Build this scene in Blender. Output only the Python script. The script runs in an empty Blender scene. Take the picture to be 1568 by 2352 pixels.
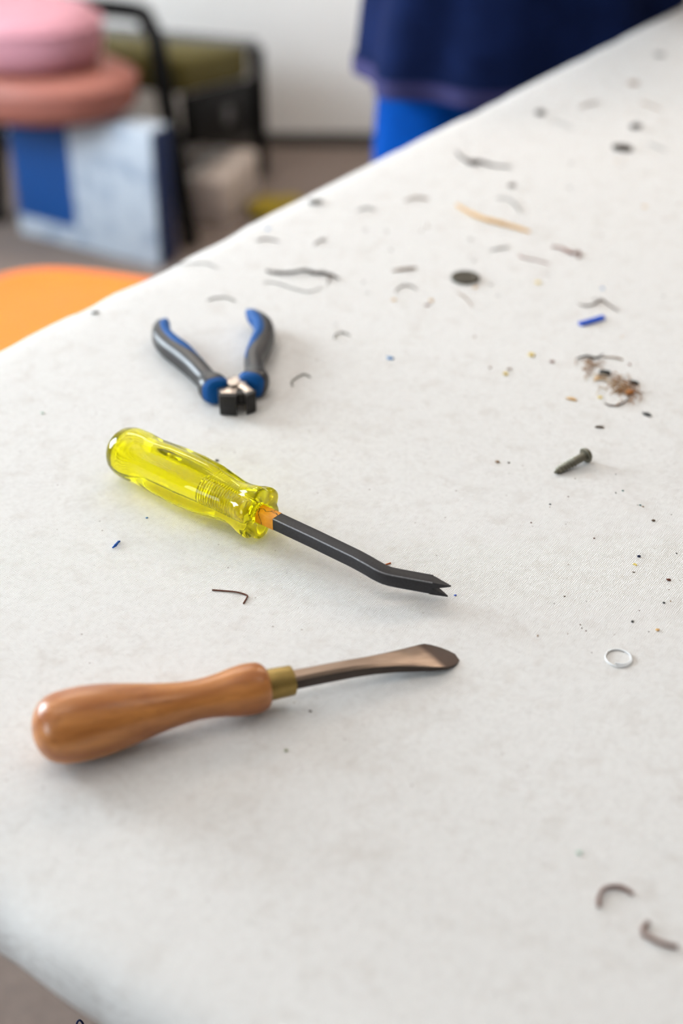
import bpy, bmesh, math, random
from mathutils import Vector, Matrix, noise

# ------------------------------------------------------------------ camera
SC = bpy.context.scene
COL = SC.collection
R = math.radians
TABLE_Z = 0.92            # height of the cloth surface

cam_data = bpy.data.cameras.new('camera')
cam = bpy.data.objects.new('camera', cam_data)
COL.objects.link(cam)
cam.location = (0.0, 0.0, TABLE_Z + 0.44)
cam.rotation_euler = (R(90.0 - 33.5), 0.0, 0.0)
cam_data.sensor_fit = 'VERTICAL'
cam_data.sensor_height = 36.0
cam_data.sensor_width = 24.0
cam_data.lens = 50.0
cam_data.clip_start = 0.02
cam_data.dof.use_dof = True
cam_data.dof.focus_distance = 0.752
cam_data.dof.aperture_fstop = 3.6
cam_data.dof.aperture_blades = 9
SC.camera = cam

# ------------------------------------------------------------------ world
world = bpy.data.worlds.new('overcast_daylight')
SC.world = world
world.use_nodes = True
world.node_tree.nodes['Background'].inputs[0].default_value = (0.80, 0.88, 1.0, 1)
world.node_tree.nodes['Background'].inputs[1].default_value = 1.0

# ------------------------------------------------------------------ lights
def area_light(name, loc, target, sx, sy, power, color):
    d = bpy.data.lights.new(name, 'AREA')
    d.shape = 'RECTANGLE'
    d.size, d.size_y = sx, sy
    d.energy = power
    d.color = color
    o = bpy.data.objects.new(name, d)
    COL.objects.link(o)
    o.location = loc
    o.rotation_euler = (Vector(target) - Vector(loc)).to_track_quat('-Z', 'Z').to_euler()
    return o

# daylight entering through the two window openings of the left wall
ROOM_X0, ROOM_X1, ROOM_Y0, ROOM_Y1, ROOM_H = -2.3, 3.0, -1.9, 3.94, 2.75
WINDOWS = [(1.30, 2.70, 190.0), (-1.35, -0.15, 50.0)]
WIN_Z0, WIN_Z1 = 0.95, 2.25
for y0, y1, watts in WINDOWS:
    yc, zc = (y0 + y1) / 2, (WIN_Z0 + WIN_Z1) / 2
    area_light('window_daylight', (ROOM_X0 + 0.03, yc, zc), (ROOM_X0 + 1.0, yc, zc),
               y1 - y0 - 0.1, WIN_Z1 - WIN_Z0 - 0.1, watts, (0.81, 0.92, 1.0))
# unseen ceiling panels added for warm fill, far pair stronger to lift the back wall
FILL_PANELS = [(-0.6, 0.6), (-0.6, 2.9), (1.3, 0.6), (1.3, 2.9)]
for px, py in FILL_PANELS:
    area_light('ceiling_panel_light', (px, py, ROOM_H - 0.075), (px, py, 0), 1.12, 0.56, (36.0 if py > 2 else 6.0), (1.0, 0.86, 0.72))

SC.view_settings.view_transform = 'Standard'
SC.view_settings.look = 'None'
SC.view_settings.gamma = 1.0
SC.view_settings.use_curve_mapping = False
SC.view_settings.exposure = -0.9
SC.cycles.use_denoising = True
SC.cycles.use_light_tree = False
SC.cycles.adaptive_threshold = 0.15
SC.cycles.max_bounces = 16
SC.cycles.diffuse_bounces = 2
SC.cycles.glossy_bounces = 4
SC.cycles.transmission_bounces = 16

# ------------------------------------------------------------------ materials
def srgb(r, g, b):
    f = lambda c: (c / 255) / 12.92 if c / 255 <= 0.04045 else ((c / 255 + 0.055) / 1.055) ** 2.4
    return (f(r), f(g), f(b), 1.0)

class NT:
    """small node-tree helper"""
    def __init__(self, name):
        self.m = bpy.data.materials.new(name)
        self.m.use_nodes = True
        self.t = self.m.node_tree
        self.bsdf = self.t.nodes['Principled BSDF']
    def n(self, kind, **kw):
        nd = self.t.nodes.new(kind)
        for k, v in kw.items():
            if k.startswith('i_'):
                key = k[2:]
                key = int(key) if key.isdigit() else key.replace('_', ' ')
                nd.inputs[key].default_value = v
            else:
                setattr(nd, k, v)
        return nd
    def link(self, a, b):
        self.t.links.new(a, b)
    def math(self, op, a, b=None, clamp=False):
        nd = self.t.nodes.new('ShaderNodeMath')
        nd.operation = op
        nd.use_clamp = clamp
        for i, v in enumerate((a, b)):
            if v is None:
                continue
            if isinstance(v, (int, float)):
                nd.inputs[i].default_value = v
            else:
                self.link(v, nd.inputs[i])
        return nd.outputs[0]
    def mix(self, fac, a, b):
        nd = self.t.nodes.new('ShaderNodeMix')
        nd.data_type = 'RGBA'
        for sock, v in ((nd.inputs['Factor'], fac), (nd.inputs[6], a), (nd.inputs[7], b)):
            if isinstance(v, (int, float, tuple)):
                sock.default_value = v
            else:
                self.link(v, sock)
        return nd.outputs[2]

def plain(name, color, rough=0.6, metal=0.0, vary=0.12, scale=60.0, bump=0.0, bscale=200.0, detail=1.0, stretch=(1, 1, 1), coat=0.0, spec=0.5):
    """principled material whose colour is gently mottled by object-space noise"""
    k = NT(name)
    k.bsdf.inputs['Roughness'].default_value = rough
    k.bsdf.inputs['Metallic'].default_value = metal
    k.bsdf.inputs['Coat Weight'].default_value = coat
    k.bsdf.inputs['Specular IOR Level'].default_value = spec
    tc = k.n('ShaderNodeTexCoord')
    mp = k.n('ShaderNodeMapping', i_Scale=stretch)
    k.link(tc.outputs['Object'], mp.inputs['Vector'])
    nz = k.n('ShaderNodeTexNoise', i_Scale=scale, i_Detail=detail)
    k.link(mp.outputs[0], nz.inputs['Vector'])
    lo = tuple(c * (1 - vary) for c in color[:3]) + (1,)
    hi = tuple(min(1, c * (1 + vary)) for c in color[:3]) + (1,)
    k.link(k.mix(nz.outputs['Fac'], lo, hi), k.bsdf.inputs['Base Color'])
    if bump:
        nb = k.n('ShaderNodeTexNoise', i_Scale=bscale, i_Detail=1.0)
        k.link(mp.outputs[0], nb.inputs['Vector'])
        bp = k.n('ShaderNodeBump', i_Strength=bump, i_Distance=0.001)
        k.link(nb.outputs['Fac'], bp.inputs['Height'])
        k.link(bp.outputs[0], k.bsdf.inputs['Normal'])
    return k.m

def canvas_material():
    """off-white plain-weave canvas, threads along the table's two sides, faintly soiled"""
    k = NT('canvas_cloth')
    k.bsdf.inputs['Roughness'].default_value = 0.95
    k.bsdf.inputs['Specular IOR Level'].default_value = 0.15
    tc = k.n('ShaderNodeTexCoord')
    wob = k.n('ShaderNodeTexNoise', i_Scale=420.0, i_Detail=0.0)
    k.link(tc.outputs['Object'], wob.inputs['Vector'])
    sep = k.n('ShaderNodeSeparateXYZ')
    k.link(tc.outputs['Object'], sep.inputs[0])
    pitch = 0.00094
    wsep = k.n('ShaderNodeSeparateColor')
    k.link(wob.outputs['Color'], wsep.inputs[0])
    w = k.math('MULTIPLY', k.math('SUBTRACT', wsep.outputs[0], 0.5), 3.2)
    w2 = k.math('MULTIPLY', k.math('SUBTRACT', wsep.outputs[1], 0.5), 3.2)
    px = k.math('ADD', k.math('MULTIPLY', sep.outputs[0], math.pi / pitch), w)
    py = k.math('ADD', k.math('MULTIPLY', sep.outputs[1], math.pi / pitch), w2)
    sx, sy = k.math('SINE', px), k.math('SINE', py)
    ax, ay = k.math('ABSOLUTE', sx), k.math('ABSOLUTE', sy)
    par = k.math('MULTIPLY', sx, sy)
    over = k.math('MULTIPLY_ADD', par, 0.5)
    over.node.inputs[2].default_value = 0.5
    inv = k.math('SUBTRACT', 1.0, over)
    h = k.math('ADD', k.math('MULTIPLY', ax, over), k.math('MULTIPLY', ay, inv))
    h2 = k.math('ADD', h, k.math('MULTIPLY', wsep.outputs[2], 0.28))
    bp = k.n('ShaderNodeBump', i_Strength=0.8, i_Distance=0.0003)
    k.link(h2, bp.inputs['Height'])
    k.link(bp.outputs[0], k.bsdf.inputs['Normal'])
    # colour: thread tops off-white, gaps between the threads darker
    gap = k.n('ShaderNodeMapRange', i_1=0.08, i_2=0.66, i_3=0.0, i_4=1.0)
    k.link(h2, gap.inputs[0])
    c1 = k.mix(gap.outputs[0], srgb(146, 132, 122), srgb(242, 240, 238))
    # soiling: sparse brown-grey smudges
    st = k.n('ShaderNodeTexNoise', i_Scale=70.0, i_Detail=2.0, i_Roughness=0.65)
    k.link(tc.outputs['Object'], st.inputs['Vector'])
    str_ = k.n('ShaderNodeMapRange', i_1=0.52, i_2=0.80, i_3=0.0, i_4=0.19)
    k.link(st.outputs['Fac'], str_.inputs[0])
    c2 = k.mix(str_.outputs[0], c1, srgb(178, 160, 142))
    fine = k.n('ShaderNodeTexVoronoi', i_Scale=150.0)
    k.link(tc.outputs['Object'], fine.inputs['Vector'])
    fr = k.n('ShaderNodeMapRange', i_1=0.05, i_2=0.11, i_3=0.55, i_4=0.0)
    k.link(fine.outputs['Distance'], fr.inputs[0])
    sel = k.n('ShaderNodeMapRange', i_1=0.80, i_2=0.86, i_3=0.0, i_4=1.0)
    sc_ = k.n('ShaderNodeSeparateColor')
    k.link(fine.outputs['Color'], sc_.inputs[0])
    k.link(sc_.outputs[0], sel.inputs[0])
    c3 = k.mix(k.math('MULTIPLY', fr.outputs[0], sel.outputs[0]), c2, srgb(120, 96, 80))
    k.link(c3, k.bsdf.inputs['Base Color'])
    return k.m

def wood_material():
    k = NT('varnished_wood')
    k.bsdf.inputs['Roughness'].default_value = 0.33
    k.bsdf.inputs['Coat Weight'].default_value = 0.2
    k.bsdf.inputs['Coat Roughness'].default_value = 0.16
    tc = k.n('ShaderNodeTexCoord')
    mp = k.n('ShaderNodeMapping', i_Scale=(9.0, 120.0, 120.0))
    k.link(tc.outputs['Object'], mp.inputs['Vector'])
    a = k.n('ShaderNodeTexNoise', i_Scale=1.0, i_Detail=5.0)
    k.link(mp.outputs[0], a.inputs['Vector'])
    mp2 = k.n('ShaderNodeMapping', i_Scale=(60.0, 900.0, 900.0))
    k.link(tc.outputs['Object'], mp2.inputs['Vector'])
    b = k.n('ShaderNodeTexNoise', i_Scale=1.0, i_Detail=3.0)
    k.link(mp2.outputs[0], b.inputs['Vector'])
    r = k.n('ShaderNodeMapRange', i_1=0.35, i_2=0.68)
    k.link(a.outputs['Fac'], r.inputs[0])
    c1 = k.mix(r.outputs[0], srgb(168, 96, 42), srgb(222, 148, 80))
    r2 = k.n('ShaderNodeMapRange', i_1=0.5, i_2=0.75, i_3=0.0, i_4=0.3)
    k.link(b.outputs['Fac'], r2.inputs[0])
    k.link(k.mix(r2.outputs[0], c1, srgb(112, 58, 24)), k.bsdf.inputs['Base Color'])
    return k.m

def yellow_plastic():
    k = NT('clear_yellow_plastic')
    k.bsdf.inputs['Base Color'].default_value = (1.0, 0.92, 0.005, 1)
    k.bsdf.inputs['Transmission Weight'].default_value = 0.93
    k.bsdf.inputs['IOR'].default_value = 1.36
    tc = k.n('ShaderNodeTexCoord')
    nz = k.n('ShaderNodeTexNoise', i_Scale=300.0, i_Detail=2.0)
    k.link(tc.outputs['Object'], nz.inputs['Vector'])
    r = k.n('ShaderNodeMapRange', i_3=0.0, i_4=0.06)
    k.link(nz.outputs['Fac'], r.inputs[0])
    k.link(r.outputs[0], k.bsdf.inputs['Roughness'])
    return k.m

def shank_material():
    """blackened steel, worn pale along the edges; the handle end dipped in chipped orange lacquer"""
    k = NT('blackened_steel')
    k.bsdf.inputs['Metallic'].default_value = 0.35
    k.bsdf.inputs['Roughness'].default_value = 0.52
    tc = k.n('ShaderNodeTexCoord')
    nz = k.n('ShaderNodeTexNoise', i_Scale=900.0, i_Detail=4.0)
    k.link(tc.outputs['Object'], nz.inputs['Vector'])
    c = k.mix(nz.outputs['Fac'], srgb(34, 33, 36), srgb(62, 61, 64))
    k.link(c, k.bsdf.inputs['Base Color'])
    bp = k.n('ShaderNodeBump', i_Strength=0.25, i_Distance=0.0002)
    k.link(nz.outputs['Fac'], bp.inputs['Height'])
    k.link(bp.outputs[0], k.bsdf.inputs['Normal'])
    return k.m

def lacquer_material():
    k = NT('chipped_orange_lacquer')
    k.bsdf.inputs['Roughness'].default_value = 0.45
    tc = k.n('ShaderNodeTexCoord')
    vo = k.n('ShaderNodeTexVoronoi', feature='DISTANCE_TO_EDGE', i_Scale=75.0)
    wp = k.n('ShaderNodeTexNoise', i_Scale=260.0, i_Detail=3.0)
    k.link(tc.outputs['Object'], wp.inputs['Vector'])
    mv = k.n('ShaderNodeMix', data_type='VECTOR', i_0=0.006)
    k.link(tc.outputs['Object'], mv.inputs[4])
    k.link(wp.outputs['Color'], mv.inputs[5])
    k.link(mv.outputs[1], vo.inputs['Vector'])
    r = k.n('ShaderNodeMapRange', i_1=0.012, i_2=0.03)
    k.link(vo.outputs['Distance'], r.inputs[0])
    nz = k.n('ShaderNodeTexNoise', i_Scale=500.0)
    k.link(tc.outputs['Object'], nz.inputs['Vector'])
    base = k.mix(nz.outputs['Fac'], srgb(226, 138, 30), srgb(250, 172, 50))
    k.link(k.mix(r.outputs[0], srgb(96, 62, 28), base), k.bsdf.inputs['Base Color'])
    return k.m

def blade_material():
    """brown-tinted ground steel with a dark patina on the very tip"""
    k = NT('brown_tinted_steel')
    k.bsdf.inputs['Metallic'].default_value = 0.8
    k.bsdf.inputs['Roughness'].default_value = 0.36
    tc = k.n('ShaderNodeTexCoord')
    sep = k.n('ShaderNodeSeparateXYZ')
    k.link(tc.outputs['Object'], sep.inputs[0])
    mp = k.n('ShaderNodeMapping', i_Scale=(0.2, 1.0, 1.0))
    k.link(tc.outputs['Object'], mp.inputs['Vector'])
    nz = k.n('ShaderNodeTexNoise', i_Scale=400.0, i_Detail=2.0)
    k.link(mp.outputs[0], nz.inputs['Vector'])
    c = k.mix(nz.outputs['Fac'], srgb(128, 108, 94), srgb(176, 154, 136))
    edge = k.math('ADD', sep.outputs[0], k.math('MULTIPLY', sep.outputs[1], 0.35))
    tip = k.n('ShaderNodeMapRange', i_1=0.1885, i_2=0.1925)  # darkens the tip bevel, imitating its dark reflection
    k.link(edge, tip.inputs[0])
    k.link(k.mix(tip.outputs[0], c, srgb(88, 72, 64)), k.bsdf.inputs['Base Color'])
    return k.m

def carton_print():
    """pale printed cardboard: a blue block on the left of the front, grey-blue print on the rest"""
    k = NT('printed_carton')
    k.bsdf.inputs['Roughness'].default_value = 0.5
    tc = k.n('ShaderNodeTexCoord')
    sep = k.n('ShaderNodeSeparateXYZ')
    k.link(tc.outputs['Object'], sep.inputs[0])
    inx = k.math('MULTIPLY', k.math('LESS_THAN', sep.outputs[0], 0.185), k.math('GREATER_THAN', sep.outputs[2], 0.050))
    nz = k.n('ShaderNodeTexNoise', i_Scale=16.0, i_Detail=3.0)
    k.link(tc.outputs['Object'], nz.inputs['Vector'])
    r = k.n('ShaderNodeMapRange', i_1=0.5, i_2=0.68, i_3=0.0, i_4=0.6)
    k.link(nz.outputs['Fac'], r.inputs[0])
    c = k.mix(r.outputs[0], srgb(188, 198, 210), srgb(112, 132, 160))
    k.link(k.mix(inx, c, srgb(0, 70, 138)), k.bsdf.inputs['Base Color'])
    return k.m

M = {}
M['canvas'] = canvas_material()
M['wood'] = wood_material()
M['yellow'] = yellow_plastic()
M['shank'] = shank_material()
M['lacquer'] = lacquer_material()
M['carton'] = carton_print()
M['wall'] = plain('painted_wall', srgb(240, 239, 238), 0.9, vary=0.03, scale=3.0, detail=0.0)
M['wall_taupe'] = plain('taupe_wall', srgb(150, 140, 130), 0.9, vary=0.04, scale=3.0, detail=0.0)  # unseen front and right walls, darkened to cut fill light
M['ceiling'] = plain('ceiling_paint', srgb(238, 236, 232), 0.95, vary=0.02, scale=3.0, detail=0.0)
M['carpet'] = plain('brown_grey_carpet', srgb(126, 112, 104), 0.97, vary=0.25, scale=90.0, bump=0.6, bscale=700.0, detail=0.0)
M['skirting'] = plain('dark_skirting', srgb(74, 72, 70), 0.6, vary=0.08)
M['frame'] = plain('white_frame_paint', srgb(235, 235, 232), 0.4, vary=0.03)
M['board'] = plain('table_board', srgb(188, 158, 118), 0.6, vary=0.15, scale=20.0, stretch=(1, 14, 14))
M['steel_leg'] = plain('grey_leg_paint', srgb(96, 98, 102), 0.4, 0.3, vary=0.06)
M['brass'] = plain('dull_brass', srgb(158, 132, 74), 0.4, 0.7, vary=0.18, scale=240.0, bump=0.15, bscale=900.0)
M['blade'] = blade_material()
M['worn_steel'] = plain('worn_steel_edge', srgb(132, 134, 138), 0.4, 0.6, vary=0.5, scale=900.0)
M['dark_oxide'] = plain('dark_oxide_steel', srgb(70, 60, 54), 0.45, 0.6, vary=0.3, scale=400.0, stretch=(0.2, 1, 1))  # dark reflection on the blade's sides and underside, painted as colour
M['steel'] = plain('ground_steel', srgb(196, 184, 174), 0.34, 0.9, vary=0.12, scale=300.0)
M['black_steel'] = plain('black_oxide_steel', srgb(40, 38, 37), 0.5, 0.4, vary=0.15, scale=300.0)
M['black_rubber'] = plain('black_grip_rubber', srgb(30, 30, 33), 0.38, vary=0.1, scale=200.0, spec=0.6)
M['blue_rubber'] = plain('blue_grip_rubber', srgb(0, 82, 152), 0.5, vary=0.08, scale=200.0, spec=0.2)
M['screw'] = plain('grey_green_screw_steel', srgb(116, 112, 98), 0.42, 0.6, vary=0.25, scale=500.0)
M['disc'] = plain('dark_tarnished_metal', srgb(82, 78, 68), 0.5, 0.4, vary=0.2, scale=300.0)
M['black_tube'] = plain('black_tube_enamel', srgb(9, 9, 10), 0.55, 0.0, vary=0.08, spec=0.15)
M['grey_tube'] = plain('grey_tube_enamel', srgb(92, 92, 94), 0.45, 0.1, vary=0.08)
M['olive'] = plain('olive_upholstery', srgb(92, 84, 34), 0.85, vary=0.15, scale=40.0, bump=0.3, bscale=500.0)
M['pink'] = plain('pink_vinyl', srgb(202, 142, 154), 0.55, vary=0.05, scale=12.0)
M['salmon'] = plain('salmon_vinyl', srgb(166, 102, 88), 0.5, vary=0.08, scale=12.0)
M['beige_card'] = plain('beige_cardboard', srgb(214, 200, 190), 0.8, vary=0.06, scale=20.0)
M['navy_card'] = plain('navy_card', srgb(18, 44, 92), 0.5, vary=0.08)
M['orange'] = plain('orange_plastic', srgb(255, 126, 0), 0.45, vary=0.04, scale=20.0)
M['mustard'] = plain('mustard_fabric', srgb(150, 128, 30), 0.9, vary=0.2, scale=60.0)
M['denim_dark'] = plain('dark_navy_denim', srgb(20, 34, 74), 0.95, vary=0.35, scale=22.0, bump=0.4, bscale=900.0, spec=0.1)
M['hem'] = plain('faded_hem_tape', srgb(54, 54, 104), 0.9, vary=0.12, scale=40.0)
M['jeans'] = plain('bright_blue_denim', srgb(0, 72, 160), 0.95, vary=0.12, scale=40.0, spec=0.08)
M['skin'] = plain('skin', srgb(208, 158, 132), 0.5, vary=0.05, scale=20.0)
M['hair'] = plain('dark_brown_hair', srgb(58, 42, 32), 0.6, vary=0.3, scale=30.0, stretch=(1, 1, 0.2))
M['eye_white'] = plain('eye_white', srgb(236, 232, 228), 0.25, vary=0.02)
M['eye_iris'] = plain('brown_iris', srgb(62, 42, 28), 0.25, vary=0.1)
M['lip'] = plain('lip', srgb(176, 106, 98), 0.5, vary=0.05)
M['shoe'] = plain('black_shoe_leather', srgb(34, 32, 32), 0.4, vary=0.1)
M['cord'] = plain('dark_blue_cord', srgb(20, 34, 86), 0.6, vary=0.15, scale=300.0)
DEB = dict(rust=(98, 52, 34), copper=(186, 104, 58), steel=(122, 120, 112), umber=(98, 80, 66), umberlight=(128, 96, 84),
           umber_dark=(66, 54, 46), grey=(150, 148, 144), tan_dark=(150, 122, 96), straw=(222, 176, 110),
           redbrown=(132, 78, 58), blueplastic=(0, 80, 200), bluelight=(70, 140, 200), yellowcrumb=(240, 206, 110),
           charcoal=(48, 50, 50), orangebrown=(176, 112, 52), navy=(24, 32, 64), teal=(44, 104, 100),
           mint=(190, 214, 200), olive=(150, 154, 120), white=(252, 253, 255), brightblue=(0, 84, 176))
for _k, _c in DEB.items():
    M['deb_' + _k] = plain('debris_' + _k, srgb(*_c), 0.7 if _k not in ('steel', 'copper') else 0.4,
                           0.5 if _k in ('steel', 'copper') else 0.0, vary=0.25, scale=400.0)

# ------------------------------------------------------------------ object helpers
def tag(o, label=None, cat=None, group=None, kind=None):
    if label: o['label'] = label
    if cat: o['category'] = cat
    if group: o['group'] = group
    if kind: o['kind'] = kind
    return o

def root(name, loc, rotz=0.0):
    o = bpy.data.objects.new(name, None)
    o.empty_display_size = 0.02
    COL.objects.link(o)
    o.location = loc
    o.rotation_euler = (0, 0, rotz)
    return o

def link_mesh(name, me, mat, parent=None):
    o = bpy.data.objects.new(name, me)
    COL.objects.link(o)
    if mat is not None and not me.materials:
        me.materials.append(mat)
    if parent is not None:
        o.parent = parent
    return o

class MB:
    """collects geometry of ONE object"""
    def __init__(self):
        self.v, self.f = [], []
    def add(self, vs, fs):
        k = len(self.v)
        self.v += [tuple(p) for p in vs]
        self.f += [tuple(i + k for i in f) for f in fs]
        return self
    def box(self, x0, x1, y0, y1, z0, z1):
        vs = [(x, y, z) for x in (x0, x1) for y in (y0, y1) for z in (z0, z1)]
        return self.add(vs, [(0, 1, 3, 2), (4, 6, 7, 5), (0, 4, 5, 1), (2, 3, 7, 6), (0, 2, 6, 4), (1, 5, 7, 3)])
    def rings(self, rs, cap0=True, cap1=True):
        """loft through equally sized closed rings"""
        n = len(rs[0])
        vs = [p for r in rs for p in r]
        fs = []
        for i in range(len(rs) - 1):
            for j in range(n):
                a, b = i * n + j, i * n + (j + 1) % n
                fs.append((a, b, b + n, a + n))
        if cap0: fs.append(tuple(range(n - 1, -1, -1)))
        if cap1: fs.append(tuple((len(rs) - 1) * n + j for j in range(n)))
        return self.add(vs, fs)
    def lathe_x(self, prof, n=32):
        """revolve (x, r) profile about the local x axis"""
        rs = [[(x, r * math.cos(2 * math.pi * j / n), r * math.sin(2 * math.pi * j / n)) for j in range(n)] for x, r in prof]
        return self.rings(rs)
    def lathe_z(self, prof, n=32, c=(0, 0)):
        rs = [[(c[0] + r * math.cos(2 * math.pi * j / n), c[1] + r * math.sin(2 * math.pi * j / n), z) for j in range(n)] for z, r in prof]
        return self.rings(rs)
    def tube(self, pts, rad, n=8, flat=1.0):
        """tube along points; rad a number or list"""
        pts = [Vector(p) for p in pts]
        rad = rad if isinstance(rad, (list, tuple)) else [rad] * len(pts)
        rs, up = [], None
        for i, p in enumerate(pts):
            d = (pts[min(i + 1, len(pts) - 1)] - pts[max(i - 1, 0)]).normalized()
            if up is None:
                up = Vector((0, 0, 1)) if abs(d.z) < 0.9 else Vector((1, 0, 0))
            s = d.cross(up).normalized()
            up = s.cross(d).normalized()
            rs.append([p + s * (math.cos(2 * math.pi * j / n) * rad[i]) + up * (math.sin(2 * math.pi * j / n) * rad[i] * flat) for j in range(n)])
        return self.rings(rs)
    def build(self, name, mat, parent=None, smooth=True, angle=40, bevel=0.0, segs=2):
        me = bpy.data.meshes.new(name)
        me.from_pydata(self.v, [], self.f)
        bm = bmesh.new()
        bm.from_mesh(me)
        bmesh.ops.remove_doubles(bm, verts=bm.verts, dist=1e-7)
        bmesh.ops.recalc_face_normals(bm, faces=bm.faces)
        if bevel:
            es = [e for e in bm.edges if len(e.link_faces) == 2 and e.calc_face_angle(0) > R(30)]
            bmesh.ops.bevel(bm, geom=es, offset=bevel, segments=segs, affect='EDGES', profile=0.5)
        if smooth:
            for f in bm.faces: f.smooth = True
            for e in bm.edges:
                if len(e.link_faces) == 2 and e.calc_face_angle(0) > R(angle): e.smooth = False
        bm.to_mesh(me)
        bm.free()
        return link_mesh(name, me, mat, parent)

def smooth_path(pts, per=6):
    """Catmull-Rom through points"""
    P = [Vector(p) for p in pts]
    out = []
    for i in range(len(P) - 1):
        p0, p1, p2, p3 = P[max(i - 1, 0)], P[i], P[i + 1], P[min(i + 2, len(P) - 1)]
        for k in range(per):
            t = k / per
            out.append(0.5 * ((2 * p1) + (p2 - p0) * t + (2 * p0 - 5 * p1 + 4 * p2 - p3) * t * t + (3 * p1 - p0 - 3 * p2 + p3) * t ** 3))
    out.append(P[-1])
    return out

def interp(tab, x):
    if x <= tab[0][0]: return tab[0][1]
    for (a, va), (b, vb) in zip(tab, tab[1:]):
        if x <= b:
            t = (x - a) / (b - a)
            t = t * t * (3 - 2 * t)
            return va + (vb - va) * t
    return tab[-1][1]

# ================================================================== SETTING
def struct(name, mb, mat, **kw):
    o = mb.build(name, mat, **kw)
    o['kind'] = 'structure'
    return o

struct('floor', MB().box(ROOM_X0 - 0.1, ROOM_X1 + 0.1, ROOM_Y0 - 0.1, ROOM_Y1 + 0.1, -0.1, 0.0), M['carpet'], smooth=False)
struct('ceiling', MB().box(ROOM_X0 - 0.1, ROOM_X1 + 0.1, ROOM_Y0 - 0.1, ROOM_Y1 + 0.1, ROOM_H, ROOM_H + 0.1), M['ceiling'], smooth=False)
struct('wall_back', MB().box(ROOM_X0 - 0.1, ROOM_X1 + 0.1, ROOM_Y1, ROOM_Y1 + 0.1, 0, ROOM_H), M['wall'], smooth=False)
struct('wall_front', MB().box(ROOM_X0 - 0.1, ROOM_X1 + 0.1, ROOM_Y0 - 0.1, ROOM_Y0, 0, ROOM_H), M['wall_taupe'], smooth=False)
struct('wall_right', MB().box(ROOM_X1, ROOM_X1 + 0.1, ROOM_Y0, ROOM_Y1, 0, ROOM_H), M['wall_taupe'], smooth=False)
wl = MB()
wl.box(ROOM_X0 - 0.1, ROOM_X0, ROOM_Y0, ROOM_Y1, 0, WIN_Z0)
wl.box(ROOM_X0 - 0.1, ROOM_X0, ROOM_Y0, ROOM_Y1, WIN_Z1, ROOM_H)
cuts = [ROOM_Y0] + [v for w in sorted(WINDOWS) for v in w[:2]] + [ROOM_Y1]
for a, b in zip(cuts[0::2], cuts[1::2]):
    wl.box(ROOM_X0 - 0.1, ROOM_X0, a, b, WIN_Z0, WIN_Z1)
struct('wall_left', wl, M['wall'], smooth=False)
struct('baseboard_back', MB().box(ROOM_X0, ROOM_X1, ROOM_Y1 - 0.014, ROOM_Y1, 0, 0.038), M['skirting'], bevel=0.003)
struct('baseboard_left', MB().box(ROOM_X0, ROOM_X0 + 0.014, ROOM_Y0, ROOM_Y1 - 0.014, 0, 0.038), M['skirting'], bevel=0.003)
gl = NT('window_glass')
gl.bsdf.inputs['Transmission Weight'].default_value = 1.0
gl.bsdf.inputs['Roughness'].default_value = 0.0
gl.bsdf.inputs['IOR'].default_value = 1.45
M['glass'] = gl.m
for i, (y0, y1, _w) in enumerate(WINDOWS):
    w = root('window_%d' % (i + 1), (ROOM_X0 - 0.05, (y0 + y1) / 2, WIN_Z0))
    w['kind'] = 'structure'
    hw, hh = (y1 - y0) / 2, WIN_Z1 - WIN_Z0
    f = MB()
    for a, b, c, d in ((-hw, hw, 0, 0.06), (-hw, hw, hh - 0.06, hh), (-hw, -hw + 0.06, 0.06, hh - 0.06), (hw - 0.06, hw, 0.06, hh - 0.06), (-0.025, 0.025, 0.06, hh - 0.06)):
        f.box(-0.03, 0.03, a, b, c, d)
    f.build('window_frame', M['frame'], w, smooth=False)
    for a, b in ((-hw + 0.06, -0.025), (0.025, hw - 0.06)):
        MB().box(-0.004, 0.004, a, b, 0.06, hh - 0.06).build('pane', M['glass'], w, smooth=False)
diff = NT('lamp_diffuser')
diff.bsdf.inputs['Base Color'].default_value = srgb(250, 244, 236)
diff.bsdf.inputs['Emission Color'].default_value = (1.0, 0.90, 0.80, 1)
diff.bsdf.inputs['Emission Strength'].default_value = 1.5
M['diffuser'] = diff.m
for i, (px, py) in enumerate(FILL_PANELS):
    c = root('ceiling_panel', (px, py, ROOM_H))
    tag(c, ['warm white ceiling light panel nearest the left window, over the table', 'warm white ceiling light panel by the far wall on the window side',
            'warm white ceiling light panel over the right side of the room, nearer the front', 'warm white ceiling light panel by the far wall on the right side'][i],
        'ceiling light', 'warm ceiling panels')
    f = MB()
    f.box(-0.6, 0.6, -0.32, -0.29, -0.06, 0); f.box(-0.6, 0.6, 0.29, 0.32, -0.06, 0)
    f.box(-0.6, -0.57, -0.29, 0.29, -0.06, 0); f.box(0.57, 0.6, -0.29, 0.29, -0.06, 0)
    f.build('panel_frame', M['frame'], c, smooth=False)
    MB().box(-0.57, 0.57, -0.29, 0.29, -0.05, -0.01).build('diffuser', M['diffuser'], c, smooth=False)

# ================================================================== TABLE AND ITS CANVAS COVER
TA = 54.7                                   # direction of the table's long side
T_LEN, T_WID = 1.95, 0.95
corner = Vector((-0.4363, 0.593, 0.0))
table = root('work_table', (corner.x, corner.y, 0), R(TA))
tag(table, 'long work table standing under the off-white canvas cover', 'table')
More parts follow.
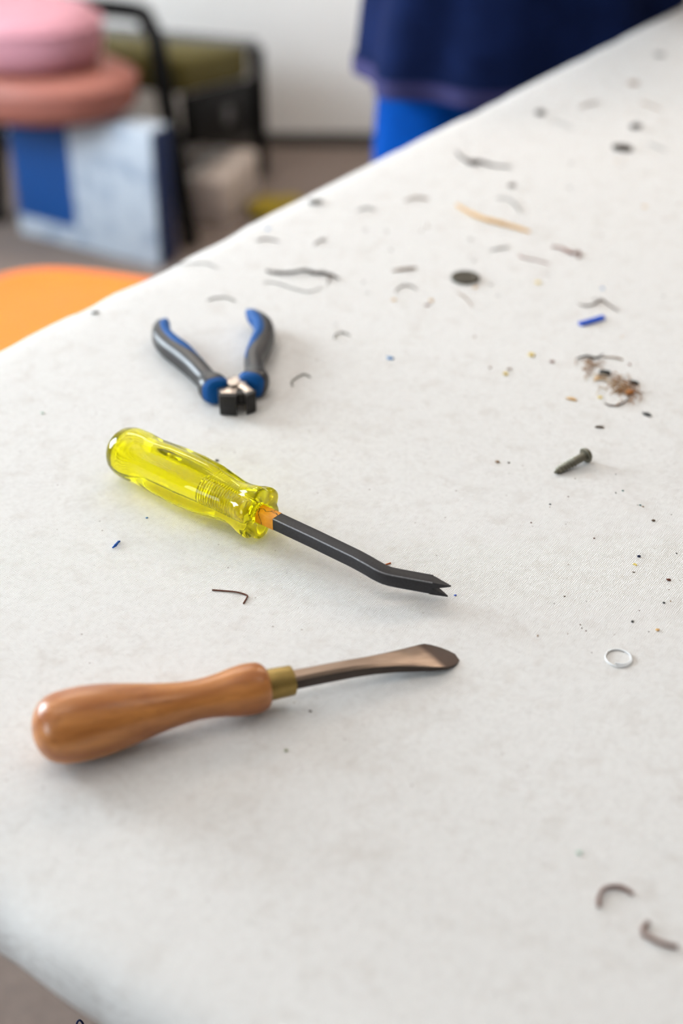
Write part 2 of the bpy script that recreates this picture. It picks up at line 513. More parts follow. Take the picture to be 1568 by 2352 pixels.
# local x along the long side, local y = towards the right (negative), so y runs 0 .. -T_WID
MB().box(0.004, T_LEN - 0.004, -T_WID + 0.004, -0.004, TABLE_Z - 0.034, TABLE_Z - 0.006).build('tabletop', M['board'], table, bevel=0.012, segs=3)
for lx in (0.09, T_LEN - 0.09):
    for ly in (-0.09, -T_WID + 0.09):
        MB().box(lx - 0.025, lx + 0.025, ly - 0.025, ly + 0.025, 0.0, TABLE_Z - 0.034).build('leg', M['steel_leg'], table, bevel=0.004)
for ly in (-0.09, -T_WID + 0.09):
    MB().box(0.12, T_LEN - 0.12, ly - 0.015, ly + 0.015, TABLE_Z - 0.11, TABLE_Z - 0.04).build('rail', M['steel_leg'], table, bevel=0.003)
for lx in (0.09, T_LEN - 0.09):
    MB().box(lx - 0.015, lx + 0.015, -T_WID + 0.12, -0.12, TABLE_Z - 0.11, TABLE_Z - 0.04).build('rail', M['steel_leg'], table, bevel=0.003)

def canvas_cover():
    """one sheet: flat top, rolled edge, short drop, tucked under the board"""
    prof = [(0.4745, 0.0), (0.40, 0.0), (0.32, 0.0), (0.24, 0.0), (0.17, 0.0), (0.11, 0.0), (0.075, 0.0), (0.055, 0.0), (0.035, 0.0), (0.02, -0.0003), (0.012, -0.0016), (0.006, -0.0042), (0.002, -0.008), (0.0, -0.013), (-0.0006, -0.020), (0.0, -0.028), (0.002, -0.034),
            (0.006, -0.0372), (0.02, -0.0376), (0.055, -0.0376)]
    def axis(L, step):
        n = int((L - 0.14) / step)
        return [0.07 + (L - 0.14) * i / n for i in range(n + 1)]
    def ring(inset, z, nx=150, ny=76):
        out = []
        x0, x1, y0, y1 = inset, T_LEN - inset, -T_WID + inset, -inset
        rc = max(0.03 - inset, 0.002)
        def corner_pts(cx, cy, a0):
            return [(cx + rc * math.cos(a0 + math.pi / 2 * k / 6), cy + rc * math.sin(a0 + math.pi / 2 * k / 6)) for k in range(7)]
        P = []
        P += [(x0 + rc + (x1 - x0 - 2 * rc) * i / nx, y0) for i in range(nx)]
        P += corner_pts(x1 - rc, y0 + rc, -math.pi / 2)
        P += [(x1, y0 + rc + (y1 - y0 - 2 * rc) * i / ny) for i in range(1, ny)]
        P += corner_pts(x1 - rc, y1 - rc, 0)
        P += [(x1 - rc - (x1 - x0 - 2 * rc) * i / nx, y1) for i in range(1, nx)]
        P += corner_pts(x0 + rc, y1 - rc, math.pi / 2)
        P += [(x0, y1 - rc - (y1 - y0 - 2 * rc) * i / ny) for i in range(1, ny)]
        P += corner_pts(x0 + rc, y0 + rc, math.pi)
        for x, y in P:
            # puckers of the rolled border
            amt = max(0.0, 1.0 - inset / 0.05) * (1.0 if z > -0.03 else 0.0)
            nz = noise.noise(Vector((x * 26, y * 26, z * 18))) * 0.0028 + noise.noise(Vector((x * 9, y * 9, 3.3))) * 0.0022
            dx = min(x, T_LEN - x); dy = min(-y, T_WID + y)
            ox = (-1 if x < T_LEN / 2 else 1) if dx <= dy else 0
            oy = 0 if dx <= dy else (1 if -y < T_WID / 2 else -1)
            out.append((x + ox * nz * amt, y + oy * nz * amt, z - abs(nz) * amt * 0.5))
        return out
    mb = MB()
    rs = [ring(a, TABLE_Z + z) for a, z in prof]
    rs[0] = [(x, -T_WID / 2, z) for x, y, z in rs[0]]        # the innermost ring closes on the middle line
    mb.rings(rs, cap0=False, cap1=False)
    return mb
cover = canvas_cover().build('canvas_cover', M['canvas'], None, angle=80)
cover.location = (corner.x, corner.y, 0)
cover.rotation_euler = (0, 0, R(TA))
tag(cover, 'off-white woven canvas cover stretched over the work table', 'table cover')

# ================================================================== WOODEN-HANDLED RIPPING CHISEL
def oriented(name, p0, p1, tilt_z=None):
    """Empty at p0 whose x axis points to p1 (both metres, world)"""
    o = root(name, p0)
    x = (Vector(p1) - Vector(p0)).normalized()
    y = Vector((0, 0, 1)).cross(x).normalized()
    z = x.cross(y)
    o.rotation_euler = Matrix((x, y, z)).transposed().to_euler()
    return o

mm = 0.001
def S(rows):
    return [tuple(v * mm for v in r) for r in rows]

# the axis runs from the fat butt down to the thin neck; blade droops to the cloth
ch = oriented('ripping_chisel', (-0.1345, 0.4630, TABLE_Z + 0.0178), (-0.0200, 0.5075, TABLE_Z + 0.0112))
tag(ch, 'ripping chisel with turned light brown wooden handle, nearest tool in front', 'chisel')
hp = [(0, 0.0), (0.25, 3.2), (1.0, 6.4), (2.5, 9.8), (5, 12.8), (8, 14.7), (12, 15.9), (17, 16.4), (23, 16.5), (30, 16.0), (37, 15.0), (45, 13.5), (53, 11.8),
      (61, 10.4), (68, 9.5), (74, 9.15), (80, 9.4), (86, 10.2), (92, 11.3), (97, 11.9), (101, 11.9), (104, 11.5), (106, 10.6), (107.2, 9.3), (107.6, 7.8), (107.6, 0)]
pp = []
for (a, ra), (b, rb) in zip(hp, hp[1:]):
    pp.append((a, ra))
pp.append(hp[-1])
MB().lathe_x(S(pp), 48).build('handle', M['wood'], ch, angle=60)
MB().lathe_x(S([(107.2, 0), (107.2, 7.2), (107.6, 7.4), (119.6, 7.1), (120.0, 6.8), (120.0, 4.3), (119.5, 4.2), (119.5, 0)]), 40).build('ferrule', M['brass'], ch, angle=35)
def blade():
    # station: x, half width (y), half height (z), centre z, corner softness
    st = [(116, 3.8, 3.8, 0, .34), (124, 3.8, 3.8, 0, .34), (138, 3.8, 3.7, -0.1, .34), (150, 3.9, 3.5, -0.4, .32), (160, 4.3, 3.1, -0.9, .28), (170, 5.4, 2.6, -1.6, .22),
          (180, 7.2, 2.0, -2.5, .16), (188, 8.9, 1.5, -3.2, .12), (191.5, 9.4, 1.3, -3.5, .1), (195.5, 8.9, 1.0, -4.6, .1), (200, 7.0, 0.75, -5.8, .1), (203.2, 4.8, 0.5, -6.6, .1), (205.6, 2.2, 0.3, -7.2, .1)]
    mb, rs = MB(), []
    for x, w, h, cz, sft in st:
        k = sft * min(w, h)
        kw = sft * w
        P = [(w, h - k), (w - kw, h), (0, h), (-w + kw, h), (-w, h - k), (-w, 0), (-w, -h + k), (-w + kw, -h), (0, -h), (w - kw, -h), (w, -h + k), (w, 0)]
        rs.append([(x * mm, a * mm, (b + cz) * mm) for a, b in P])
    return mb.rings(rs)
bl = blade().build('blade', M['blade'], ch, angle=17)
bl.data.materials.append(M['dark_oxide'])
for f in bl.data.polygons:             # ground upper faces stay bright; sides get their dark reflection as colour
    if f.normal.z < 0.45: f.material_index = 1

# ================================================================== YELLOW-HANDLED STAPLE LIFTER
AX = 16.0   # height of the handle axis above the cloth
yt = oriented('staple_lifter', (-0.1306, 0.7098, TABLE_Z + AX * mm), (-0.0432, 0.6386, TABLE_Z + AX * mm))
tag(yt, 'staple lifter with clear yellow handle and black forked shank, middle of the three tools', 'staple lifter')
def yellow_handle(n=72):
    Rt = [(0, 0.01), (0.3, 4.4), (1.2, 7.9), (3, 11.1), (6, 13.6), (10, 14.9), (15, 15.4), (21, 15.3), (27, 15.0), (34, 15.5), (44, 16.3), (60, 16.5), (74, 15.8),
          (84, 14.2), (92, 13.0), (97, 12.9), (102, 13.8), (107, 15.4), (110.5, 15.9), (112.6, 15.4), (113.4, 14.2)]
    Ft = [(0, 0), (20, 0), (36, .13), (78, .14), (94, .13), (104, .14), (114, .15)]
    xs = [0, .3, 1.2, 2, 3, 4.5, 6, 8, 10, 12.5, 15, 18, 21, 24, 27, 30.5, 34, 39, 44, 52, 60, 67, 74, 79, 84, 88, 92, 94.5, 97, 99.5, 102, 104.5, 107, 109, 110.5, 111.8, 112.6, 113.4]
    rs = []
    for x in xs:
        rr, fl = interp(Rt, x), interp(Ft, x)
        ring = []
        for j in range(n):
            a = 2 * math.pi * j / n
            lobe = 0.5 - 0.5 * math.cos(6 * a)
            r = rr * (1 - fl * (1 - lobe) ** 1.6)
            ring.append((x * mm, r * math.cos(a) * mm, r * math.sin(a) * mm))
        rs.append(ring)
    def circ(x, r):
        return [(x * mm, r * math.cos(2 * math.pi * j / n) * mm, r * math.sin(2 * math.pi * j / n) * mm) for j in range(n)]
    # mouth face, then the ribbed bore running back into the handle
    rs += [circ(113.6, 9.0), circ(113.6, 6.1), circ(113.2, 5.7), circ(103, 5.7), circ(101, 6.6), circ(99.5, 7.0)]
    x = 99.0
    while x > 74:
        rs += [circ(x, 7.0), circ(x - .45, 7.5), circ(x - .9, 7.5), circ(x - 1.35, 7.0)]
        x -= 1.8
    rs += [circ(72.8, 6.9), circ(72.0, 5.8), circ(71.6, 2.5), circ(71.5, 0.05)]
    mb = MB()
    mb.rings(rs, cap0=True, cap1=True)
    return mb
yellow_handle().build('handle', M['yellow'], yt, angle=50)

def sq_ring(c, fwd, w, h, soft=0.9):
    """rounded-square ring (12 pts) about centre c, normal fwd; w lateral half, h vertical half (mm)"""
    fwd = Vector(fwd).normalized()
    lat = Vector((0, 0, 1)).cross(fwd).normalized()
    up = fwd.cross(lat)
    P = [(w, h - soft), (w - soft * .3, h - soft * .3), (w - soft, h), (-w + soft, h), (-w + soft * .3, h - soft * .3), (-w, h - soft),
         (-w, -h + soft), (-w + soft * .3, -h + soft * .3), (-w + soft, -h), (w - soft, -h), (w - soft * .3, -h + soft * .3), (w, -h + soft)]
    return [(Vector(c) + lat * a + up * b) * mm for a, b in P]
sh_path = [(124, 0, 0), (150, 0, 0), (178, 0, -.4), (186, 0, -1.0), (191, .1, -1.7), (194, .5, -2.3), (196.5, 1.15, -2.8), (198.7, 2.3, -3.4), (202, 4.7, -4.3), (208, 9.5, -6.0), (215.4, 15.5, -8.1)]
def path_rings(path, w, h, soft):
    rs = []
    for i, p in enumerate(path):
        a, b = Vector(path[max(i - 1, 0)]), Vector(path[min(i + 1, len(path) - 1)])
        rs.append(sq_ring(p, b - a, w, h, soft))
    return rs
HW = 3.7
shank = MB().rings(path_rings(sh_path, HW, HW, .55)).build('shank', M['shank'], yt, angle=30)
shank.data.materials.append(M['worn_steel'])
for f in shank.data.polygons:          # the narrow corner facets get the paler steel
    if f.area < 1.3e-5 and abs(f.normal.z) > .3 and abs(f.normal.x) + abs(f.normal.y) > .3 and abs(f.normal.z) < .95:
        f.material_index = 1
MB().rings(path_rings([(110.5, 0, 0), (117, 0, 0), (124.3, 0, 0)], HW + .12, HW + .12, .6)).build('lacquered_shank_end', M['lacquer'], yt, angle=50)
# fine steel coil added to give the ribbed bore its dark lines and glints
co = [(74 + 25.5 * i / 420) for i in range(421)]
MB().tube([(x * mm, 6.7 * math.cos(x * 2 * math.pi / 1.8) * mm, 6.7 * math.sin(x * 2 * math.pi / 1.8) * mm) for x in co], .3 * mm, 6).build('bore_coil', M['steel'], yt)
# fork: two pointed prongs lying in the front face, one above the other
d = (Vector(sh_path[-1]) - Vector(sh_path[-2])).normalized()
lat = Vector((0, 0, 1)).cross(d).normalized()
up = d.cross(lat)
e = Vector(sh_path[-1])
for sgn in (1, -1):
    base_in = e - d * 0.6
    q = lambda along, l, u: tuple((e + d * along + lat * l + up * u) * mm)
    # lateral: -HW is the face towards the viewer, +HW the inner side of the bend
    top, mid = sgn * HW, sgn * 0.15
    vs = [q(-.8, -HW, top), q(-.8, -HW, mid), q(-.8, HW - .9, mid), q(-.8, HW - .9, top),
          q(1.2, -HW, top), q(0.8, -HW, mid), q(0.8, HW - 1.6, mid), q(1.0, HW - 1.6, top),
          q(9.0, -HW + .25, top - sgn * .15), q(9.0, -HW + .25, top - sgn * .75), q(9.0, -HW + .7, top - sgn * .75), q(9.0, -HW + .7, top - sgn * .15)]
    fs = [(0, 1, 2, 3), (0, 4, 5, 1), (1, 5, 6, 2), (2, 6, 7, 3), (3, 7, 4, 0), (4, 8, 9, 5), (5, 9, 10, 6), (6, 10, 11, 7), (7, 11, 8, 4), (8, 11, 10, 9)]
    MB().add(vs, fs).build('fork_prong', M['shank'], yt, smooth=False)

# ================================================================== END NIPPERS
np_ = root('end_nippers', (-0.0686, 0.7929, TABLE_Z))
tag(np_, 'small end cutting nippers with open black and blue grips, farthest tool', 'nippers')
def prism(poly, z0, z1):
    n = len(poly)
    vs = [(x * mm, y * mm, z0 * mm) for x, y in poly] + [(x * mm, y * mm, z1 * mm) for x, y in poly]
    fs = [tuple(range(n - 1, -1, -1)), tuple(range(n, 2 * n))] + [(i, (i + 1) % n, n + (i + 1) % n, n + i) for i in range(n)]
    return MB().add(vs, fs)
def grip_sweep(path, w, h, zc, off=(0, 0), n=20, expo=2.6):
    """superellipse section swept along a plan path; w,h tables of half sizes over 0..1, off=(towards left of travel, up)"""
    pts = smooth_path([(x, y, 0) for x, y in path], 5)
    N, rs = len(pts) - 1, []
    for i, p in enumerate(pts):
        t = i / N
        dd = (pts[min(i + 1, N)] - pts[max(i - 1, 0)]).normalized()
        l = Vector((-dd.y, dd.x, 0))
        ww, hh = interp(w, t), interp(h, t)
        ring = []
        for j in range(n):
            a = 2 * math.pi * j / n
            ca, sa = math.cos(a), math.sin(a)
            X = math.copysign(abs(ca) ** (2 / expo), ca) * ww + off[0]
            Z = math.copysign(abs(sa) ** (2 / expo), sa) * hh + off[1] + zc
            q = p + l * X
            ring.append((q.x * mm, q.y * mm, max(Z, 0.15) * mm))
        rs.append(ring)
    return MB().rings(rs)
LH = [(-9.5, -4.5), (-14, 5), (-20, 17), (-27, 30), (-36, 44), (-46, 58), (-53.5, 74), (-55.5, 93)]
RH = [(10.5, 3), (13.5, 12), (12.5, 26), (11.5, 40), (14.5, 57), (17, 74), (14.5, 92), (6.5, 109)]
for side, path in ((1, LH), (-1, RH)):
    # travelling away from the joint the inner side is to the right for LH (-) and to the left for RH (+)
    inn = -1 if side == 1 else 1
    hd = grip_sweep(path, [(0, 6.8), (.06, 9.2), (.13, 9.4), (.22, 6.4), (.34, 6.6), (.55, 7.0), (.8, 6.4), (.95, 5.0), (1, 2.8)],
                    [(0, 7.0), (.10, 9.0), (.24, 7.2), (.55, 7.8), (.85, 7.0), (1, 4.2)], 8.2).build('handle', M['black_rubber'], np_, angle=60)
    hd['label'] = 'black grip of the ' + ('left' if side == 1 else 'right') + ' handle'
    grip_sweep(path[2:], [(0, .8), (.12, 2.8), (.5, 4.2), (.9, 3.8), (1, 1.8)], [(0, 1.6), (.15, 4.6), (.5, 6.6), (.9, 5.8), (1, 3.0)], 9.2,
               off=(inn * 3.3, 0.9)).build('grip_inlay', M['blue_rubber'], hd, angle=60)['label'] = 'blue soft inlay'
    cp = [(Vector(path[0]).lerp(Vector(path[1]), t)) for t in (-.22, .08, .36)]
    grip_sweep([(p.x, p.y) for p in cp], [(0, 5.4), (.3, 7.8), (.8, 9.2), (1, 8.6)], [(0, 5.8), (.3, 8.2), (.8, 8.9), (1, 8.2)], 8.9).build('collar', M['blue_rubber'], hd, angle=60)['label'] = 'blue collar'
jl = prism([(1.5, 7.5), (-3, 9), (-8.5, 3), (-10, -5), (-7.2, -12), (-7.0, -15), (3.2, -15.5), (3.0, -9), (5, -2)], 2.0, 12.6).build('jaw', M['steel'], np_, bevel=0.0008)
prism([(-7.6, -14.6), (-7.2, -19.2), (3.8, -20.6), (3.4, -15.0)], 0.4, 14.0).build('cutting_edge', M['black_steel'], jl, bevel=0.0006)
jr = prism([(-1, 8.5), (4, 9.5), (8, 4), (9.5, -3), (13.6, -9.5), (13.8, -12), (9.2, -15.0), (6.5, -9), (1, -3)], 3.0, 13.6).build('jaw', M['steel'], np_, bevel=0.0008)
prism([(9.0, -14.4), (9.4, -19.6), (15.4, -15.0), (15.0, -10.5)], 0.4, 14.0).build('cutting_edge', M['black_steel'], jr, bevel=0.0006)
MB().lathe_z(S([(1.0, 0), (1.0, 4.2), (14.1, 4.2), (14.6, 3.6), (14.6, 0)]), 24, (0.5 * mm, -1.5 * mm)).build('pivot_pin', M['steel'], np_, angle=35)
MB().box(2.4 * mm, 9.6 * mm, -14.0 * mm, -8 * mm, 5 * mm, 12.4 * mm).build('stop_block', M['black_steel'], np_, bevel=0.0004)

# ================================================================== WOOD SCREW
scw = oriented('wood_screw', (0.1238, 0.7040, TABLE_Z + 0.0014), (0.1464, 0.7197, TABLE_Z + 0.0052))
tag(scw, 'grey round-headed wood screw lying on the canvas, pointing left', 'screw')
MB().lathe_x(S([(0.0, 0.05), (0.8, .6), (2.0, 1.3), (4, 1.85), (16, 2.2), (16.6, 2.5), (24.6, 2.55), (24.6, 0)]), 24).build('shank', M['screw'], scw, angle=40)
th = MB()
turns, n = 7.2, 150
rows = []
for i in range(n + 1):
    t = i / n
    x = 0.8 + 15.6 * t
    core = interp([(0.8, .55), (2, 1.3), (4, 1.85), (16.4, 2.2)], x)
    out = core + min(.75, .2 + t * 2.6)
    a = 2 * math.pi * turns * t
    ca, sa = math.cos(a), math.sin(a)
    rows.append([((x - .75) * mm, (core - .15) * ca * mm, (core - .15) * sa * mm), (x * mm, out * ca * mm, out * sa * mm), ((x + .75) * mm, (core - .15) * ca * mm, (core - .15) * sa * mm)])
th.rings(rows)
th.build('thread', M['screw'], scw, angle=20)
MB().lathe_x(S([(24.2, 0), (24.2, 4.5), (24.6, 4.85), (25.4, 4.7), (26.6, 3.9), (27.5, 2.6), (27.9, 1.1), (28.0, 0)]), 32).build('head', M['screw'], scw, angle=40)

# ================================================================== DARK DISC
dk = MB().lathe_z(S([(0, 0), (0, 9.8), (.5, 10.6), (1.9, 10.7), (2.4, 10.2), (2.4, 8.6), (1.9, 8.2), (1.9, 2.2), (2.3, 1.8), (2.3, 0)]), 40).build('metal_disc', M['disc'], None, angle=35)
dk.location = (0.0922, 0.9790, TABLE_Z)
tag(dk, 'dark round tarnished metal disc lying flat on the canvas', 'disc')

# ================================================================== OFFCUTS AND CRUMBS ON THE CLOTH  (millimetres on the table plane)
WIRES = [
    ('bent_wire', 'bent rusty brown wire clipping in front of the black forked shank', 'wire', 'rust', 0.42, [(-66.87, 591.11), (-61.19, 590.36), (-53.68, 588.85), (-48.84, 586.61), (-48.49, 584.38), (-50.0, 579.58)]),
    ('copper_staple', 'short copper coloured staple end poking out behind the bend of the black shank', 'staple', 'copper', 0.42, [(20.26, 610.75), (22.61, 612.73), (26.14, 615.1)]),
    ('hooked_wire', 'grey hooked wire clipping right of the blue handled nippers', 'wire', 'steel', 0.55, [(-31.53, 811.84), (-32.51, 816.57), (-29.56, 822.54), (-24.55, 827.37), (-20.49, 823.74)]),
    ('curled_wire', 'small grey arched wire clipping behind the nippers towards the blue crumb', 'wire', 'steel', 0.5, [(-4.78, 880.11), (-4.2, 885.44), (0.3, 888.8), (5.7, 884.77)]),
    ('curved_wire', 'thin grey wire clipping lying just behind the open nipper handles', 'wire', 'steel', 0.5, [(-96.91, 941.62), (-90.25, 945.31), (-83.31, 945.31), (-76.32, 939.42)]),
    ('curled_wire', 'dark arched wire clipping to the left of the dark disc', 'wire', 'umber', 0.55, [(39.41, 954.15), (41.57, 961.7), (46.24, 967.05), (51.31, 965.52), (54.9, 959.43)]),
    ('wire_curl', 'brown wire curl arched upward near the lower right corner', 'wire', 'umberlight', 0.85, [(101.44, 381.73), (102.04, 385.7), (104.59, 389.94), (108.91, 391.97), (112.59, 391.06), (115.75, 388.15)]),
    ('wire_curl', 'brown hook shaped wire curl at the right border, lowest thing on the cloth', 'wire', 'umberlight', 0.85, [(119.61, 373.93), (117.08, 371.16), (116.72, 368.2), (119.42, 365.48), (123.81, 362.98), (128.61, 361.95)]),
    ('twisted_fibre', 'dark brown twisted fibre strand, longest of the debris behind the nippers', 'fibre', 'umber_dark', 1.3, [(-56.27, 991.16), (-46.96, 987.19), (-37.81, 986.4), (-27.48, 991.16), (-20.21, 986.4), (-12.71, 986.4), (-6.16, 980.1), (-1.94, 976.98)]),
    ('loose_thread', 'pale grey wavy thread below the dark twisted fibre strand', 'thread', 'grey', 0.5, [(-57.73, 972.55), (-48.0, 971.0), (-38.1, 963.34), (-26.73, 955.76), (-19.75, 957.27), (-15.69, 963.34)]),
    ('fibre_scrap', 'short brown fibre end touching the right tip of the twisted strand', 'fibre', 'umber', 0.5, [(-10.42, 985.04), (-9.37, 974.87), (-10.92, 967.16)]),
    ('loose_thread', 'faint grey thread close to the far table edge above the left nipper handle', 'thread', 'grey', 0.5, [(-130.43, 999.39), (-122.07, 1005.06), (-112.36, 1007.5), (-102.29, 1005.87), (-93.43, 997.78)]),
    ('bark_strip', 'straight brown strip lying left of the dark disc', 'wood strip', 'tan_dark', 0.9, [(37.98, 992.07), (46.25, 994.47), (56.57, 997.68)]),
    ('fibre_scrap', 'brown fibre scrap near the table edge behind the twisted strand', 'fibre', 'umber', 0.6, [(-67.1, 1050.29), (-59.04, 1053.78), (-49.27, 1049.42)]),
    ('fibre_scrap', 'bent greyish brown fibre scrap between table edge and twisted strand', 'fibre', 'umber', 0.6, [(-21.1, 1042.49), (-16.79, 1051.16), (-10.97, 1052.03)]),
    ('fibre_scrap', 'reddish brown fibre scrap near the middle of the far table edge', 'fibre', 'tan_dark', 0.8, [(53.1, 1134.05), (60.67, 1140.97), (68.71, 1140.97), (73.31, 1137.99)]),
    ('fibre_scrap', 'grey fibre scrap left of the reddish brown one near the far edge', 'fibre', 'grey', 0.7, [(12.9, 1112.98), (20.15, 1118.73), (27.99, 1114.89)]),
    ('straw_sliver', 'long pale orange wood sliver lying behind the dark disc', 'wood sliver', 'straw', 1.7, [(95.29, 1123.91), (104.83, 1106.64), (115.06, 1092.58), (128.32, 1083.35), (139.75, 1075.16), (149.22, 1066.16)]),
    ('loose_thread', 'curved grey thread just right of the pale orange wood sliver', 'thread', 'grey', 0.7, [(130.13, 1141.23), (138.98, 1138.25), (143.99, 1126.47), (147.03, 1107.27)]),
    ('fibre_scrap', 'long dark fibre scrap with a knotted end below the dark jacket', 'fibre', 'umber_dark', 1.1, [(104.15, 1254.93), (106.97, 1238.88), (114.71, 1227.62), (122.46, 1227.62), (133.3, 1218.73), (150.2, 1214.32)]),
    ('twig_piece', 'bent red brown twig right of the long wood sliver', 'twig', 'redbrown', 1.1, [(164.12, 1037.87), (170.92, 1032.76), (177.1, 1023.48), (183.49, 1026.0), (181.43, 1015.99)]),
    ('fibre_scrap', 'small pinkish fibre with a pale tail between disc and red brown twig', 'fibre', 'redbrown', 0.55, [(136.27, 1023.93), (138.91, 1017.26), (148.37, 1012.31), (158.21, 1005.76)]),
    ('fibre_scrap', 'short grey fibre left of the pinkish one', 'fibre', 'grey', 0.6, [(115.1, 1031.39), (122.16, 1034.79), (130.28, 1038.2)]),
    ('twig_piece', 'crooked brown twig just behind the blue plastic strip', 'twig', 'umber', 0.7, [(170.16, 934.61), (175.9, 930.98), (182.89, 936.07), (187.54, 941.93), (191.12, 934.61), (196.95, 922.36)]),
    ('bark_strip', 'flat dark twig at the top of the debris heap', 'twig', 'umber_dark', 0.8, [(156.54, 849.12), (163.77, 852.91), (170.11, 850.38), (175.55, 855.45)]),
    ('fibre_scrap', 'thin brown fibre trailing right from the dark twig of the heap', 'fibre', 'tan_dark', 0.5, [(175.08, 852.23), (182.47, 850.96), (187.88, 848.44)]),
    ('curled_fibre', 'curled dark fibre along the front of the tan tuft', 'fibre', 'umber', 0.55, [(166.55, 789.33), (169.24, 785.39), (174.92, 786.52), (180.81, 792.17), (184.18, 799.03)]),
    ('loose_thread', 'faint grey thread beneath the dark disc', 'thread', 'tan_dark', 0.4, [(84.57, 954.48), (89.64, 945.53), (93.83, 930.17)]),
    ('fibre_scrap', 'dull brown fibre scrap beside the top right corner', 'fibre', 'tan_dark', 0.7, [(295.94, 1399.21), (304.73, 1388.21), (313.15, 1376.0)]),
    ('fibre_scrap', 'dull grey brown fibre between the two dark clumps right of the jacket', 'fibre', 'tan_dark', 0.8, [(233.01, 1381.09), (243.98, 1392.0), (256.4, 1400.27)]),
    ('fibre_scrap', 'faint grey fibre hanging right of the largest dark clump', 'fibre', 'grey', 0.7, [(282.59, 1277.23), (288.84, 1267.75), (294.22, 1258.39)]),
    ('loose_thread', 'faint grey curve running right from the dark clump under the jacket', 'thread', 'grey', 0.5, [(199.29, 1342.33), (209.96, 1334.62), (219.17, 1316.9)]),
]
